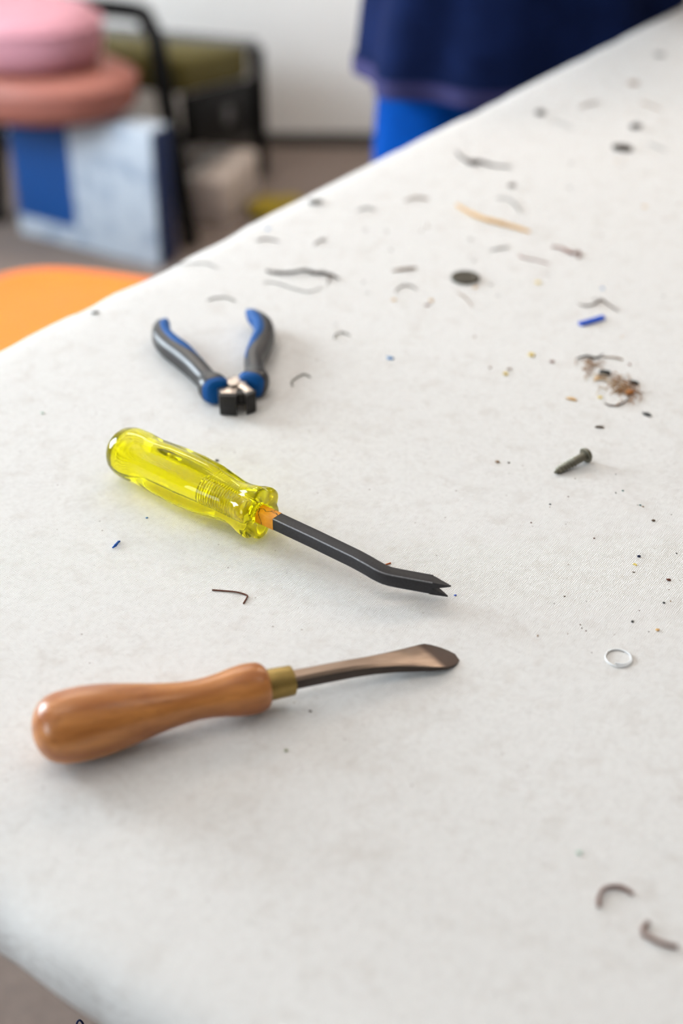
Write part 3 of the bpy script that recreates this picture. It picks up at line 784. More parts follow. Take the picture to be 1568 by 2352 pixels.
CHIPS = [
    ('dark_clump', 'small dark clump below the dark jacket, nearest the far edge', 'clump', 'umber_dark', (192.47, 1363.61), (10.4, 7.8, 4.2), 10),
    ('dark_clump', 'round dark clump in the upper right area above the largest clump', 'clump', 'umber_dark', (278.0, 1323.77), (11.7, 9.1, 4.8), 0),
    ('dark_clump', 'largest dark brown clump in the upper right area of the cloth', 'clump', 'umber_dark', (255.05, 1261.98), (19.5, 10.4, 5.4), -15),
    ('dark_clump', 'pale brown clump near the right border close to the far edge', 'clump', 'tan_dark', (299.79, 1460.2), (10.4, 7.8, 3.6), 0),
    ('dark_clump', 'faint grey clump in the top right corner of the cloth', 'clump', 'grey', (345.71, 1562.59), (13.0, 7.8, 3.6), 0),
    ('dark_clump', 'tiny brown clump between the jacket and the long wood sliver', 'clump', 'umber', (145.7, 1169.53), (6.5, 5.2, 3.0), 0),
    ('dark_clump', 'knotted dark clump on the left end of the long fibre scrap', 'clump', 'umber_dark', (117.54, 1224.82), (11.7, 7.8, 4.2), -10),
    ('blue_plastic_strip', 'bright blue plastic strip lying right of the dark disc', 'plastic strip', 'blueplastic', (175.94, 906.05), (21, 4.2, 2.2), 33),
    ('blue_crumb', 'pale blue crumb between the nippers and the debris heap', 'crumb', 'bluelight', (32.92, 850.38), (5, 2.6, 1.6), -15),
    ('blue_speck', 'tiny blue speck in front of the fork tips', 'crumb', 'blueplastic', (58.47, 586.64), (1.3, 1.0, 0.8), 0),
    ('blue_speck', 'tiny blue speck on the cloth below the yellow handle', 'crumb', 'bluelight', (-108.35, 658.53), (1.5, 1.0, 0.7), 20),
    ('yellow_crumb', 'pale yellow crumb left of the debris heap, beside the red speck', 'crumb', 'yellowcrumb', (127.51, 855.06), (4.2, 3.6, 2), 0),
    ('yellow_crumb', 'pale yellow crumb left of the heap and nearer the screw', 'crumb', 'yellowcrumb', (107.65, 827.92), (3.6, 3, 1.8), 0),
    ('yellow_crumb', 'faint yellow crumb right of the dark disc', 'crumb', 'yellowcrumb', (145.7, 971.99), (5, 3, 1.5), -10),
    ('yellow_crumb', 'pale yellow flake beside the navy speck', 'crumb', 'yellowcrumb', (155.69, 613.94), (2.6, 1.2, 0.8), -40),
    ('red_speck', 'small red brown speck left of the debris heap', 'crumb', 'redbrown', (140.07, 845.36), (3.2, 2.6, 1.6), 0),
    ('tan_flake', 'tan wood flake in front left of the debris heap', 'flake', 'straw', (146.2, 793.99), (7, 3, 1.6), -25),
    ('dark_chip', 'dark grey chip in the middle of the debris heap', 'chip', 'charcoal', (172.79, 828.61), (8, 5, 3), -15),
    ('dark_chip', 'dark grey chip on top of the tan tuft', 'chip', 'charcoal', (189.39, 815.27), (7, 4, 2.5), -25),
    ('dark_chip', 'dark grey chip in front of the debris heap towards the right border', 'chip', 'charcoal', (190.82, 774.22), (6, 2.6, 1.8), -35),
    ('dark_chip', 'small brown chip between the debris heap and the screw head', 'chip', 'umber', (158.58, 758.69), (5, 2.4, 1.6), -10),
    ('yellow_crumb', 'pale yellow crumb at the left foot of the debris heap', 'crumb', 'yellowcrumb', (164.82, 796.28), (3, 2.4, 1.6), 0),
    ('orange_chip', 'orange brown chip on the left side of the tan tuft', 'chip', 'orangebrown', (184.46, 801.46), (7, 5, 3.5), 30),
    ('tan_flake', 'pale tan flake behind the dark grey chip of the heap', 'flake', 'straw', (166.9, 821.29), (5, 3, 1.8), 20),
    ('brown_crumb', 'brown crumb left of the screw tip', 'crumb', 'tan_dark', (92.2, 718.07), (2.6, 1.8, 1.1), 0),
    ('brown_crumb', 'tiny grey crumb beside the brown crumb left of the screw tip', 'crumb', 'umber', (98.83, 717.24), (1.6, 1.2, 0.9), 0),
    ('navy_speck', 'navy blue speck beside the pale yellow flake', 'crumb', 'navy', (159.04, 621.33), (2.0, 1.5, 1.1), 0),
    ('brown_crumb', 'rust brown crumb at the right border below the navy speck', 'crumb', 'rust', (170.8, 600.07), (2.4, 1.6, 1.1), -20),
    ('dark_speck', 'dark speck at the right border below the rust brown crumb', 'crumb', 'charcoal', (164.79, 580.28), (1.5, 1.1, 0.9), 0),
    ('dark_speck', 'dark purple speck above the white ring of thread', 'crumb', 'charcoal', (145.91, 564.75), (1.5, 1.3, 0.9), 30),
    ('tan_flake', 'soft tan crumb above right of the white ring of thread', 'crumb', 'straw', (157.32, 558.01), (2.2, 1.6, 1), 0),
    ('brown_crumb', 'brown crumb at the right border above the navy speck', 'crumb', 'umber', (172.99, 655.62), (2.2, 1.6, 1.1), 0),
    ('brown_crumb', 'tiny ochre crumb left of the navy speck', 'crumb', 'rust', (137.61, 638.45), (1.2, 0.9, 0.7), 0),
    ('dark_speck', 'tiny dark green speck below the screw tip', 'crumb', 'charcoal', (117.78, 672.26), (1.3, 0.9, 0.7), 0),
    ('teal_speck', 'tiny teal speck above the brown crumb at the right border', 'crumb', 'teal', (168.52, 671.36), (1.2, 0.9, 0.7), 0),
    ('teal_speck', 'tiny teal speck below the soft shadow of the screw', 'crumb', 'teal', (161.18, 686.39), (1.2, 0.9, 0.7), 0),
    ('dark_speck', 'dark speck just behind the yellow handle', 'crumb', 'charcoal', (-73.77, 719.55), (2.2, 1.6, 1.1), 0),
    ('grey_clump', 'faint grey clump near the far edge above the left nipper handle', 'clump', 'grey', (-175.36, 921.02), (6, 4, 2), 0),
    ('mint_speck', 'pale mint speck left of the yellow handle butt', 'crumb', 'mint', (-187.2, 776.58), (2.2, 1.6, 1), 0),
    ('mint_speck', 'pale mint speck below the white ring in the foreground', 'crumb', 'mint', (97.74, 410.38), (2.2, 2, 1), 0),
    ('olive_speck', 'faint olive speck in front of the wooden handle', 'crumb', 'olive', (-24.71, 471.26), (1.8, 1.6, 0.9), 0),
    ('tan_flake', 'tan crumb left of the pinkish fibre behind the dark disc', 'crumb', 'straw', (64.74, 940.46), (3, 2.4, 1.4), 0),
    ('orange_crumb', 'orange crumb just in front of the dark arched wire', 'crumb', 'straw', (37.76, 941.93), (3, 2.4, 1.4), 0),
    ('dark_clump', 'grey clump on the cloth edge left of the reddish brown scrap', 'clump', 'grey', (-22.5, 1131.46), (11.7, 7.8, 3.6), 0),
    ('pale_blue_speck', 'pale blue speck above the brown scrap near the far edge', 'crumb', 'bluelight', (-58.91, 1074.77), (3.5, 2.5, 1.5), 0),
    ('pale_blue_speck', 'pale blue speck above the crooked twig', 'crumb', 'bluelight', (191.51, 961.59), (2.6, 2, 1.2), 0),
    ('brown_smudge', 'brown crumb in front of the brass ferrule', 'crumb', 'umber', (-14.49, 497.57), (1.6, 1.3, 0.7), 0),
]
rnd = random.Random(7)
def wire(name, label, cat, col, r, pts):
    P = []
    for i, (x, y) in enumerate(pts):
        lift = r + (0.9 * r if 0 < i < len(pts) - 1 and col != 'white' else 0.0) * rnd.random()
        P.append((x * mm, y * mm, TABLE_Z + lift * mm))
    o0 = Vector((P[0][0], P[0][1], TABLE_Z))
    loc = [Vector(p) - o0 for p in P]
    sm = smooth_path(loc, 5)
    fib = col not in ('rust', 'copper', 'steel', 'umberlight', 'white')
    rad = []
    for i in range(len(sm)):
        k = 1.0
        if fib:
            k = (0.75 + 0.5 * rnd.random()) * (0.55 + 0.45 * math.sin(math.pi * (i + .5) / len(sm)))
        rad.append(r * k * mm)
    o = MB().tube(sm, rad, 7 if fib else 10).build(name, M['deb_' + col], None, angle=60)
    o.location = o0
    return tag(o, label, cat)
for row in WIRES:
    wire(*row)

def chip(name, label, cat, col, c, size, rot, group=None):
    lx, ly, lz = size
    bm = bmesh.new()
    bmesh.ops.create_icosphere(bm, subdivisions=2, radius=0.5)
    sd = rnd.random() * 50
    soft = name not in ('blue_plastic_strip',)
    for v in bm.verts:
        p = v.co.copy()
        if not soft:     # a cut strip: squarish block with a kinked end
            p = Vector((math.copysign(min(abs(p.x) * 1.5, .5), p.x), math.copysign(min(abs(p.y) * 2.2, .5), p.y), math.copysign(min(abs(p.z) * 2.2, .5), p.z)))
            v.co = Vector((p.x * lx * mm, (p.y * ly + (1.0 if p.x < -.3 else 0)) * mm, (p.z + .5) * lz * mm))
        else:
            k = 1 + 0.55 * noise.noise(p * 3.1 + Vector((sd, sd * .7, 0)))
            p *= k
            v.co = Vector((p.x * lx * mm, p.y * ly * mm, max(p.z + .42, 0) * lz * mm))
    me = bpy.data.meshes.new(name)
    bm.to_mesh(me); bm.free()
    o = link_mesh(name, me, M['deb_' + col])
    o.location = (c[0] * mm, c[1] * mm, TABLE_Z)
    o.rotation_euler = (0, 0, R(rot))
    return tag(o, label, cat, group)
for row in CHIPS:
    chip(*row)

# frayed blue shred left of the shank
sh = [(-123.5, 628.6), (-122.4, 629.2), (-121.5, 631.2), (-121.0, 633.6), (-120.3, 634.9)]
o = wire('blue_shred', 'curved frayed bright blue shred left of the black shank', 'shred', 'brightblue', 0.75, sh)
# white ring of thread
P = []
for i in range(44):
    a = 2 * math.pi * (i / 44 * 1.42) + 0.1
    k = 1.0 if i < 30 else 1.0 - 0.42 * (i - 30) / 14
    P.append((134.3 + 6.3 * k * math.cos(-a + .2), 535.9 + 6.6 * k * math.sin(-a + .2)))
wire('thread_ring', 'loose white ring of thread lying on the cloth at the right', 'thread', 'white', 0.5, P[::2])

# tan fibre tufts of the debris heap
M['tan_fibre'] = plain('tan_fibre', srgb(160, 118, 76), 0.8, vary=0.45, scale=200.0)
M['pale_fibre'] = plain('pale_fibre', srgb(206, 186, 160), 0.8, vary=0.25, scale=200.0)
def fibre_tuft(label, mat, cx, cy, sx, sy, n, zmax):
    tuft = MB()
    for i in range(n):
        x, y = rnd.gauss(0, sx), rnd.gauss(0, sy)
        a, ln = rnd.random() * 6.28, rnd.uniform(4, 11)
        q = [(x - math.cos(a) * ln / 2, y - math.sin(a) * ln / 2, .3), (x + rnd.uniform(-1.5, 1.5), y + rnd.uniform(-1.5, 1.5), rnd.uniform(.3, zmax)),
             (x + math.cos(a) * ln / 2, y + math.sin(a) * ln / 2, .3)]
        tuft.tube([Vector(p) * mm for p in smooth_path(q, 3)], .3 * mm, 5)
    o = tuft.build('fibre_tuft', mat, None)
    o.location = (cx * mm, cy * mm, TABLE_Z)
    return tag(o, label, 'fibre tuft')
fibre_tuft('tangled dark tan fibre tuft at the right end of the debris heap', M['tan_fibre'], 183.0, 807.0, 4.0, 8.0, 54, 4.0)
fibre_tuft('thin pale fibre tuft in the middle of the debris heap', M['pale_fibre'], 172.0, 815.0, 6.0, 9.0, 22, 2.0)
fibre_tuft('loose brown fibre tuft below the dark twig of the debris heap', M['tan_fibre'], 163.5, 836.0, 5.0, 6.5, 20, 2.4)

# scattered crumbs nobody can tell apart one by one
def crumbs(n, label, group, cols, box, smin, smax):
    for i in range(n):
        for _ in range(40):
            x, y = rnd.uniform(*box[0]), rnd.uniform(*box[1])
            if (x + 233.6) * -0.8128 + (y - 875.8) * 0.5826 < -45: break
        s = rnd.uniform(smin, smax)
        chip('crumb', label, 'crumb', rnd.choice(cols), (x, y), (s * rnd.uniform(1, 1.8), s, s * .55), rnd.uniform(0, 180), group)
crumbs(46, 'tiny brownish crumb strewn over the far half of the canvas', 'far crumbs', ['umber', 'tan_dark', 'straw', 'grey', 'redbrown'], ((60, 330), (800, 1500)), 1.0, 2.6)
crumbs(26, 'minute dark crumb strewn over the right side of the canvas before the screw', 'near crumbs', ['charcoal', 'rust', 'tan_dark', 'umber'], ((95, 190), (540, 720)), .45, .95)
crumbs(16, 'tiny grey brown crumb strewn between the nippers and the far table edge', 'middle crumbs', ['grey', 'tan_dark', 'umber'], ((-90, 120), (820, 1120)), 1.0, 2.0)

# ================================================================== CORD HANGING UNDER THE TABLE
# the stiff cord's curled end shows below the near table edge
cp = [(-0.1150, 0.4756, -0.106), (-0.1155, 0.4756, -0.15), (-0.1160, 0.4760, -0.205), (-0.1190, 0.4775, -0.244), (-0.1270, 0.4810, -0.256), (-0.1350, 0.4845, -0.245), (-0.1383, 0.4860, -0.224),
      (-0.1390, 0.4865, -0.2135), (-0.1408, 0.4871, -0.2103), (-0.1427, 0.4868, -0.2135), (-0.1434, 0.4865, -0.224), (-0.1440, 0.4862, -0.246)]
c0 = Vector(cp[0])
cd = MB().tube(smooth_path([Vector(p) - c0 for p in cp], 6), 0.00055, 8).build('hanging_cord', M['cord'], None)
cd.location = (c0.x, c0.y, TABLE_Z + c0.z)
tag(cd, 'thin dark blue cord with a curled end hanging under the near table edge', 'cord')

# ================================================================== ORANGE STOOL AT THE FAR SIDE OF THE TABLE
oc = root('plastic_stool', (-0.385, 1.80, 0.0), R(-18))
tag(oc, 'bright orange plastic stool with rounded seat behind the far table edge', 'stool')
def stool_seat():
    """rounded-square dished seat with a soft rolled rim"""
    n, half = 64, 0.205
    prof = [(0.62, 0.4655), (0.80, 0.467), (0.90, 0.4705), (0.955, 0.4725), (0.985, 0.4700), (1.0, 0.463), (1.0, 0.445), (0.985, 0.435), (0.95, 0.436), (0.93, 0.450), (0.60, 0.452)]
    rs = []
    for k, z in [(0.02, 0.4645), (0.3, 0.4648)] + prof + [(0.3, 0.452), (0.02, 0.452)]:
        ring = []
        for q in range(n):
            a = 2 * math.pi * q / n
            ca, sa = math.cos(a), math.sin(a)
            f = half * k / (abs(ca) ** 3.6 + abs(sa) ** 3.6) ** (1 / 3.6)
            ring.append((f * ca, f * sa, z))
        rs.append(ring)
    return MB().rings(rs)
stool_seat().build('seat', M['orange'], oc, angle=60)
for sx in (-1, 1):
    for sy in (-1, 1):
        MB().tube([(sx * .145, sy * .145, .452), (sx * .165, sy * .165, .2), (sx * .180, sy * .180, .0)], [.020, .017, .014], 12).build('leg', M['orange'], oc)
for sx in (-1, 1):
    MB().tube([(sx * .164, -.16, .21), (sx * .164, .16, .21)], .009, 8).build('stretcher', M['orange'], oc)
    MB().tube([(-.164, sx * .164, .21), (.164, sx * .164, .21)], .009, 8).build('stretcher', M['orange'], oc)

# ================================================================== LOW TUBE-FRAME ARMCHAIR WITH OLIVE SEAT
# local x from the right front leg towards the left front leg, local y = depth (away), origin at the right front foot
lc = root('low_armchair', (-0.365, 3.225, 0.0))
ang = math.atan2(0.155, -0.495)                    # local x direction in the room
lc.rotation_euler = (0, 0, ang)
tag(lc, 'low black tube-frame armchair with olive green seat by the far wall', 'chair')
# with this rotation local +y points towards the viewer, so depth runs to negative y
W, DPT = 0.519, 0.50
MB().tube(smooth_path([(-0.0, 0, 0), (0.02, -.005, .18), (0.045, -.01, .36), (0.055, -.012, .455), (0.07, -.03, .485), (0.10, -.06, .505), (0.15, -.10, .515), (W - .15, -.10, .515), (W - .10, -.06, .505),
                       (W - .07, -.03, .485), (W - .055, -.012, .455), (W - .045, -.01, .36), (W - .02, -.005, .18), (W, 0, 0)], 4), .021, 12).build('front_hoop', M['black_tube'], lc)
for x in (0.0, W):
    MB().tube([(x, -DPT, 0), (x, -DPT + .005, .15), (x, -DPT + .01, .34)], .019, 10).build('leg', M['black_tube'], lc)
for x in (0.014, W - 0.014):
    m = MB()
    y0, y1 = -0.055, -DPT + .015
    vs = [(x - .014, y0, .225), (x + .014, y0, .225), (x + .014, y1, .125), (x - .014, y1, .125), (x - .014, y0, .345), (x + .014, y0, .345), (x + .014, y1, .262), (x - .014, y1, .262)]
    m.add(vs, [(0, 3, 2, 1), (4, 5, 6, 7), (0, 1, 5, 4), (1, 2, 6, 5), (2, 3, 7, 6), (3, 0, 4, 7)])
    m.build('side_rail', M['black_tube'], lc, bevel=0.004)
# round bolt cover on the right side rail
bc = MB().lathe_x([(-0.006, 0.0), (-0.006, 0.019), (-0.001, 0.024), (0.004, 0.024), (0.004, 0)], 24).build('bolt_cover', M['grey_tube'], lc, angle=40)
bc.location = (-0.002, -0.27, 0.235)
MB().tube([(0.0, -DPT + .01, .345), (W, -DPT + .01, .345)], .018, 10).build('rear_rail', M['grey_tube'], lc)
cu = MB()
x0, x1, y0, y1 = .012, W - .012, -.06, -DPT + .03
vs = [(x0, y0, .345), (x1, y0, .345), (x1, y1, .265), (x0, y1, .265), (x0, y0, .43), (x1, y0, .43), (x1, y1, .352), (x0, y1, .352)]
cu.add(vs, [(0, 3, 2, 1), (4, 5, 6, 7), (0, 1, 5, 4), (1, 2, 6, 5), (2, 3, 7, 6), (3, 0, 4, 7)])
cu.build('seat_cushion', M['olive'], lc, bevel=0.018, segs=3)

# ================================================================== PRINTED CARTON BEFORE THE ARMCHAIR
ct = root('printed_carton', (-0.79, 3.300, 0.0), math.atan2(-0.235, 0.40))
tag(ct, 'pale printed carton with a blue block standing before the low armchair', 'box')
CW, CD, CH = 0.425, 0.07, 0.325
MB().box(0, CW, 0, CD, 0, CH).build('carton_body', M['carton'], ct, bevel=0.003)
MB().box(CW, CW + 0.004, 0.004, CD - .004, 0.004, CH - .004).build('side_label', M['navy_card'], ct, bevel=0.001)['label'] = 'dark navy side panel'

# ================================================================== PINK PADS LYING ON THE CARTON
def pad(name, label, mat, r, h, tilt_loc, tilt):
    prof = [(0, 0), (0, r * .80), (h * .06, r * .90), (h * .2, r * .965), (h * .42, r), (h * .62, r * .99), (h * .8, r * .95), (h * .93, r * .86), (h, r * .66), (h * 1.03, r * .3), (h * 1.035, 0)]
    o = root(name, tilt_loc)
    o.rotation_euler = tilt
    mb = MB()
    n, rs = 48, []
    for z, q in prof:
        ring = []
        for j in range(n):
            a = 2 * math.pi * j / n
            ca, sa = math.cos(a), math.sin(a)
            k = 1 / (abs(ca) ** 2.15 + abs(sa) ** 2.15) ** (1 / 2.15)
            ring.append((q * k * ca, q * k * sa * .60, z))
        rs.append(ring)
    mb.rings(rs)
    mb.build('upholstered_pad', mat, o, angle=70)
    pw = []
    for j in range(n + 1):
        a = 2 * math.pi * j / n
        ca, sa = math.cos(a), math.sin(a)
        k = 1 / (abs(ca) ** 2.15 + abs(sa) ** 2.15) ** (1 / 2.15)
        pw.append((r * .985 * k * ca, r * .985 * k * sa * .60, h * .72))
    MB().tube(pw, .006, 6).build('piping', mat, o)
    return tag(o, label, 'seat pad', 'stacked seat pads')
pad('seat_pad', 'salmon pink rounded seat pad, lower one of the two stacked on the carton', M['salmon'], 0.250, 0.105, (-0.705, 3.250, 0.331), (R(3), R(0), R(-14)))
pad('seat_pad', 'light pink rounded seat pad, upper one of the stacked pair', M['pink'], 0.215, 0.125, (-0.738, 3.245, 0.443), (R(3), R(0), R(-14)))

# ================================================================== PALE BOX UNDER THE ARMCHAIR, MUSTARD SCRAP
pb = root('cardboard_box', (-0.475, 3.46, 0.0), ang - math.pi)
tag(pb, 'pale beige cardboard box pushed under the low armchair', 'box')
MB().box(0.0, 0.215, -0.06, 0.18, 0, 0.115).build('box_body', M['beige_card'], pb, bevel=0.003)
MB().box(0.115, 0.130, -0.0606, 0.1806, 0.0, 0.1156).build('tape', M['frame'], pb)
bm = bmesh.new()
bmesh.ops.create_icosphere(bm, subdivisions=3, radius=1)
for v in bm.verts:
    p = v.co
    k = 1 + .35 * noise.noise(p * 1.9) + .12 * noise.noise(p * 5)
    v.co = Vector((p.x * .075 * k, p.y * .055 * k, max(p.z + .6, 0) * .03 * k))
for f in bm.faces: f.smooth = True
me = bpy.data.meshes.new('fabric_scrap'); bm.to_mesh(me); bm.free()
fs_ = link_mesh('fabric_scrap', me, M['mustard'])
fs_.location = (-0.160, 3.415, 0)
tag(fs_, 'crumpled mustard yellow fabric scrap on the floor beside the low armchair', 'fabric scrap')

# ================================================================== PERSON BEHIND THE TABLE
PX, PY = 0.232, 1.888
pr = root('person', (PX, PY, 0.0), R(16))      # faces local -y (towards the table)
tag(pr, 'person in dark navy jacket and bright blue jeans standing behind the table', 'person')
def skin_mesh(name, pts, edges, mat, parent, rootv=0, sub=2):
    """continuous skinned figure; pts = (x, y, z, rx, ry)"""
    me = bpy.data.meshes.new(name)
    bm = bmesh.new()
    lay = bm.verts.layers.skin.verify()
    vs = []
    for i, (x, y, z, rx, ry) in enumerate(pts):
        v = bm.verts.new((x, y, z))
        v[lay].radius = (rx, ry)
        v[lay].use_root = (i == rootv)
        vs.append(v)
    for a, b in edges: bm.edges.new((vs[a], vs[b]))
    bm.to_mesh(me); bm.free()
    o = link_mesh(name, me, mat, parent)
    sk = o.modifiers.new('skin', 'SKIN'); sk.use_smooth_shade = True
    ss = o.modifiers.new('subdivision', 'SUBSURF'); ss.levels = sub; ss.render_levels = sub
    return o
P, E = [], []
def V_(x, y, z, r, r2=None):
    P.append((x, y, z, r, r2 or r)); return len(P) - 1
def chain(ids):
    for a, b in zip(ids, ids[1:]): E.append((a, b))
pel = V_(0, 0, .96, .13, .10)
sp = [pel, V_(0, .005, 1.10, .12, .09), V_(0, .01, 1.26, .135, .095), V_(0, .015, 1.37, .10, .075), V_(0, .01, 1.46, .052, .052), V_(0, -.005, 1.53, .052, .055)]
chain(sp)
for s in (-1, 1):
    chain([pel, V_(s * .10, 0, .88, .088), V_(s * .11, 0, .70, .076), V_(s * .115, -.01, .50, .056), V_(s * .12, .005, .36, .054), V_(s * .12, .015, .18, .038), V_(s * .12, .02, .085, .036), V_(s * .125, -.05, .05, .036, .03), V_(s * .13, -.15, .035, .03, .022)])
    sh_, el, wr = (s * .185, .01, 1.40), (s * .27, .03, 1.13), (s * .10, -.22, 1.14)
    ids = [sp[3], V_(*sh_, .046), V_((sh_[0] + el[0]) / 2, .025, 1.26, .044), V_(*el, .042), V_((el[0] + wr[0]) / 2, -.09, 1.135, .038), V_(*wr, .027, .024)]
    chain(ids)
    palm = V_(s * .07, -.265, 1.145, .030, .016); chain([ids[-1], palm])
    k2 = V_(s * .052, -.295, 1.148, .036, .014); chain([palm, k2])
    for q, (dx, dz, ln) in enumerate(((-.004, .028, .070), (-.006, .010, .078), (-.006, -.009, .072), (-.004, -.026, .056))):
        b0 = V_(s * .048, -.300, 1.148 + dz, .0095)
        b1 = V_(s * (.040 - ln * .25), -.318 - ln * .35, 1.146 + dz, .0085)
        b2 = V_(s * (.030 - ln * .55), -.318 - ln * .42, 1.138 + dz, .008)
        b3 = V_(s * (.024 - ln * .70), -.310 - ln * .25, 1.130 + dz, .007)
        chain([k2, b0, b1, b2, b3])
    chain([palm, V_(s * .062, -.275, 1.182, .011), V_(s * .040, -.300, 1.198, .0095), V_(s * .022, -.322, 1.196, .008)])
skin_mesh('body', P, E, M['skin'], pr, 0, 2)
# head: shaped ellipsoid with brow, nose, chin and ears, rooted in the neck
def head_mesh():
    bm = bmesh.new()
    bmesh.ops.create_uvsphere(bm, u_segments=48, v_segments=32, radius=1)
    for v in bm.verts:
        x, y, z = v.co
        w = .074 * (1 - .22 * max(0, -z) ** 1.3)
        X, Y, Z = x * w, y * .096, z * .118
        if y < 0:
            Y *= 1 - .10 * max(0, -z)
            nose = math.exp(-((x / .16) ** 2)) * math.exp(-(((z + .22) / .20) ** 2))
            Y -= .020 * nose
            Y += .010 * (math.exp(-(((abs(x) - .38) / .16) ** 2 + ((z - .02) / .11) ** 2)))
            Y -= .006 * math.exp(-((z - .2) / .1) ** 2)
            Y -= .007 * math.exp(-((x / .3) ** 2 + ((z + .78) / .14) ** 2))
            Y -= .004 * math.exp(-((x / .28) ** 2 + ((z + .5) / .06) ** 2))
        v.co = (X, Y, Z)
    for f in bm.faces: f.smooth = True
    me = bpy.data.meshes.new('head'); bm.to_mesh(me); bm.free()
    return me
hd_ = link_mesh('head', head_mesh(), M['skin'], pr)
hd_.location = (0, -.02, 1.635); hd_.rotation_euler = (R(18), 0, 0)
for s in (-1, 1):
    MB().lathe_z([(-.011, 0), (-.009, .006), (-.004, .0105), (0, .0118), (.004, .0105), (.009, .006), (.011, 0)], 16).build('eye', M['eye_white'], hd_).location = (s * .029, -.080, .003)
    MB().lathe_x([(0, 0), (0, .0055), (.002, .004), (.003, 0)], 12).build('iris', M['eye_iris'], hd_).matrix_local = Matrix.Translation((s * .029, -.0905, .003)) @ Matrix.Rotation(-math.pi / 2, 4, 'Z')
    ear = MB().tube(smooth_path([(0, .0, -.03), (s * .012, .010, -.012), (s * .018, .014, .012), (s * .012, .008, .03), (0, -.004, .026)], 4), .006, 8).build('ear', M['skin'], hd_)
    ear.location = (s * .070, .008, -.004)
MB().tube(smooth_path([(-.024, -.083, -.060), (-.010, -.094, -.057), (0, -.0955, -.0585), (.010, -.094, -.057), (.024, -.083, -.060)], 4), .0045, 8).build('mouth', M['lip'], hd_)
bm = bmesh.new()
bmesh.ops.create_uvsphere(bm, u_segments=40, v_segments=28, radius=1)
dead = [v for v in bm.verts if (v.co.z < -.45) or (v.co.y < -.25 and v.co.z < .42)]
bmesh.ops.delete(bm, geom=dead, context='VERTS')
for v in bm.verts:
    k = 1 + .05 * noise.noise(v.co * 5)
    v.co = Vector((v.co.x * .082 * k, v.co.y * .104 * k + .006, v.co.z * .129 * k))
for f in bm.faces: f.smooth = True
me = bpy.data.meshes.new('hair'); bm.to_mesh(me); bm.free()
hr = link_mesh('hair', me, M['hair'], hd_)
hr.modifiers.new('thickness', 'SOLIDIFY').thickness = .008

# jacket body: lofted, gently folded, flared at the hem
def jacket():
    tab_w = [(.78, .215), (.86, .212), (.95, .196), (1.08, .178), (1.22, .190), (1.34, .200), (1.42, .170), (1.47, .085), (1.50, .070)]
    tab_d = [(.80, .165), (.86, .160), (.95, .148), (1.08, .132), (1.22, .138), (1.34, .130), (1.42, .100), (1.47, .075), (1.50, .070)]
    zs = [.815, .818, .845, .90, .95, 1.0, 1.05, 1.1, 1.16, 1.22, 1.28, 1.34, 1.39, 1.43, 1.46, 1.48, 1.50]
    n, rs = 96, []
    for z in zs:
        w, dd = interp(tab_w, z), interp(tab_d, z)
        ring = []
        for j in range(n):
            a = 2 * math.pi * j / n
            ca, sa = math.cos(a), math.sin(a)
            X = math.copysign(abs(ca) ** .85, ca) * w
            Y = math.copysign(abs(sa) ** .85, sa) * dd
            fold = (.010 * noise.noise(Vector((ca * 3.2, sa * 3.2, z * 2.0))) + .006 * math.sin(a * 9 + 3 * noise.noise(Vector((ca, sa, z * 3))))) * interp([(.8, 1.2), (1.0, .8), (1.4, .2)], z)
            zz = z + (.010 * noise.noise(Vector((ca * 1.5, sa * 1.5, 5))) if z < .9 else 0)
            ring.append((X + ca * fold, Y + sa * fold, zz))
        rs.append(ring)
    inner = [[(x * .975, y * .97, z + .004) for x, y, z in rs[0]], [(x * .97, y * .965, z + .06) for x, y, z in rs[0]]]
    return inner[::-1] + rs
jr_ = jacket()
jk = MB().rings(jr_, cap0=False, cap1=False).build('jacket', M['denim_dark'], pr, angle=70)
jk['label'] = 'dark navy jacket'
hb = []
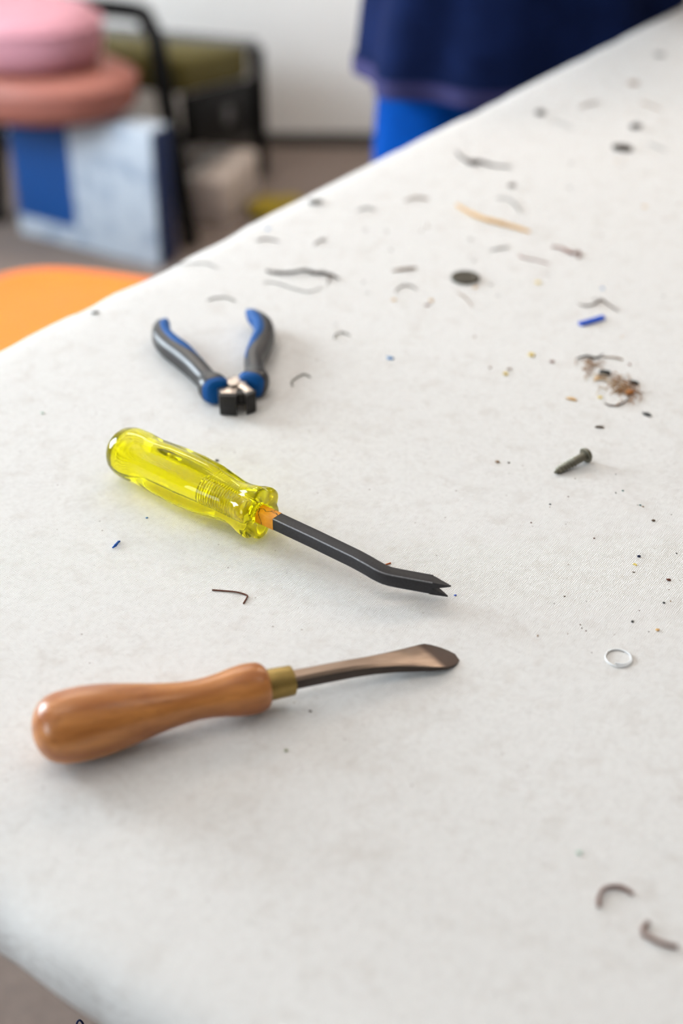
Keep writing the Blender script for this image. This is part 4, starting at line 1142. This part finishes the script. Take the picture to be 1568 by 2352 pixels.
for t, off in ((0, 1.004), (0, 1.012), (1, 1.012), (1, 1.004)):
    base = jr_[2]
    hb.append([(x * off, y * off, z + .001 + .022 * t) for x, y, z in base])
MB().rings(hb, cap0=False, cap1=False).build('hem_band', M['hem'], jk, angle=70)['label'] = 'faded hem band'
for s in (-1, 1):
    q = [(s * .095, .012, 1.405, .098, .092), (s * .185, .012, 1.385, .088, .084), (s * .232, .022, 1.25, .068, .068), (s * .275, .03, 1.13, .062, .062), (s * .20, -.08, 1.135, .054, .054), (s * .125, -.185, 1.138, .046, .046)]
    skin_mesh('sleeve', q, [(i, i + 1) for i in range(5)], M['denim_dark'], jk, 0, 2)
# jeans
jn = MB()
rs = []
n = 48
for z, w, dd in ((1.06, .165, .118), (.98, .178, .130), (.90, .186, .135), (.84, .186, .132)):
    rs.append([(w * math.cos(2 * math.pi * j / n), dd * math.sin(2 * math.pi * j / n), z) for j in range(n)])
jn.rings(rs, cap0=False, cap1=True)
for s in (-1, 1):
    rs = []
    for i in range(17):
        t = i / 16
        z = .90 - t * .80
        r = interp([(0, .100), (.2, .094), (.5, .078), (.75, .068), (1, .072)], t)
        cx = s * interp([(0, .088), (.4, .105), (1, .120)], t)
        ring = []
        for j in range(n):
            a = 2 * math.pi * j / n
            f = .006 * noise.noise(Vector((math.cos(a) * 2, math.sin(a) * 2 + s * 7, z * 9)))
            ring.append((cx + (r + f) * math.cos(a), .004 + (r * 1.08 + f) * math.sin(a), z))
        rs.append(ring)
    jn.rings(rs, cap0=True, cap1=False)
jn.build('jeans', M['jeans'], pr, angle=70)['label'] = 'bright blue jeans'
for s in (-1, 1):
    rs = []
    for y, w, zt in ((.075, .026, .055), (.06, .036, .088), (.02, .040, .098), (-.03, .041, .088), (-.09, .045, .064), (-.14, .044, .052), (-.18, .036, .042), (-.205, .018, .030)):
        rs.append([(s * .122 + s * .06 * max(0, -y) + w * math.cos(a), y, max(0, zt / 2 + zt / 2 * math.copysign(abs(math.sin(a)) ** .7, math.sin(a)))) for a in [2 * math.pi * j / 20 for j in range(20)]])
    MB().rings(rs).build('shoe', M['shoe'], pr, angle=60)
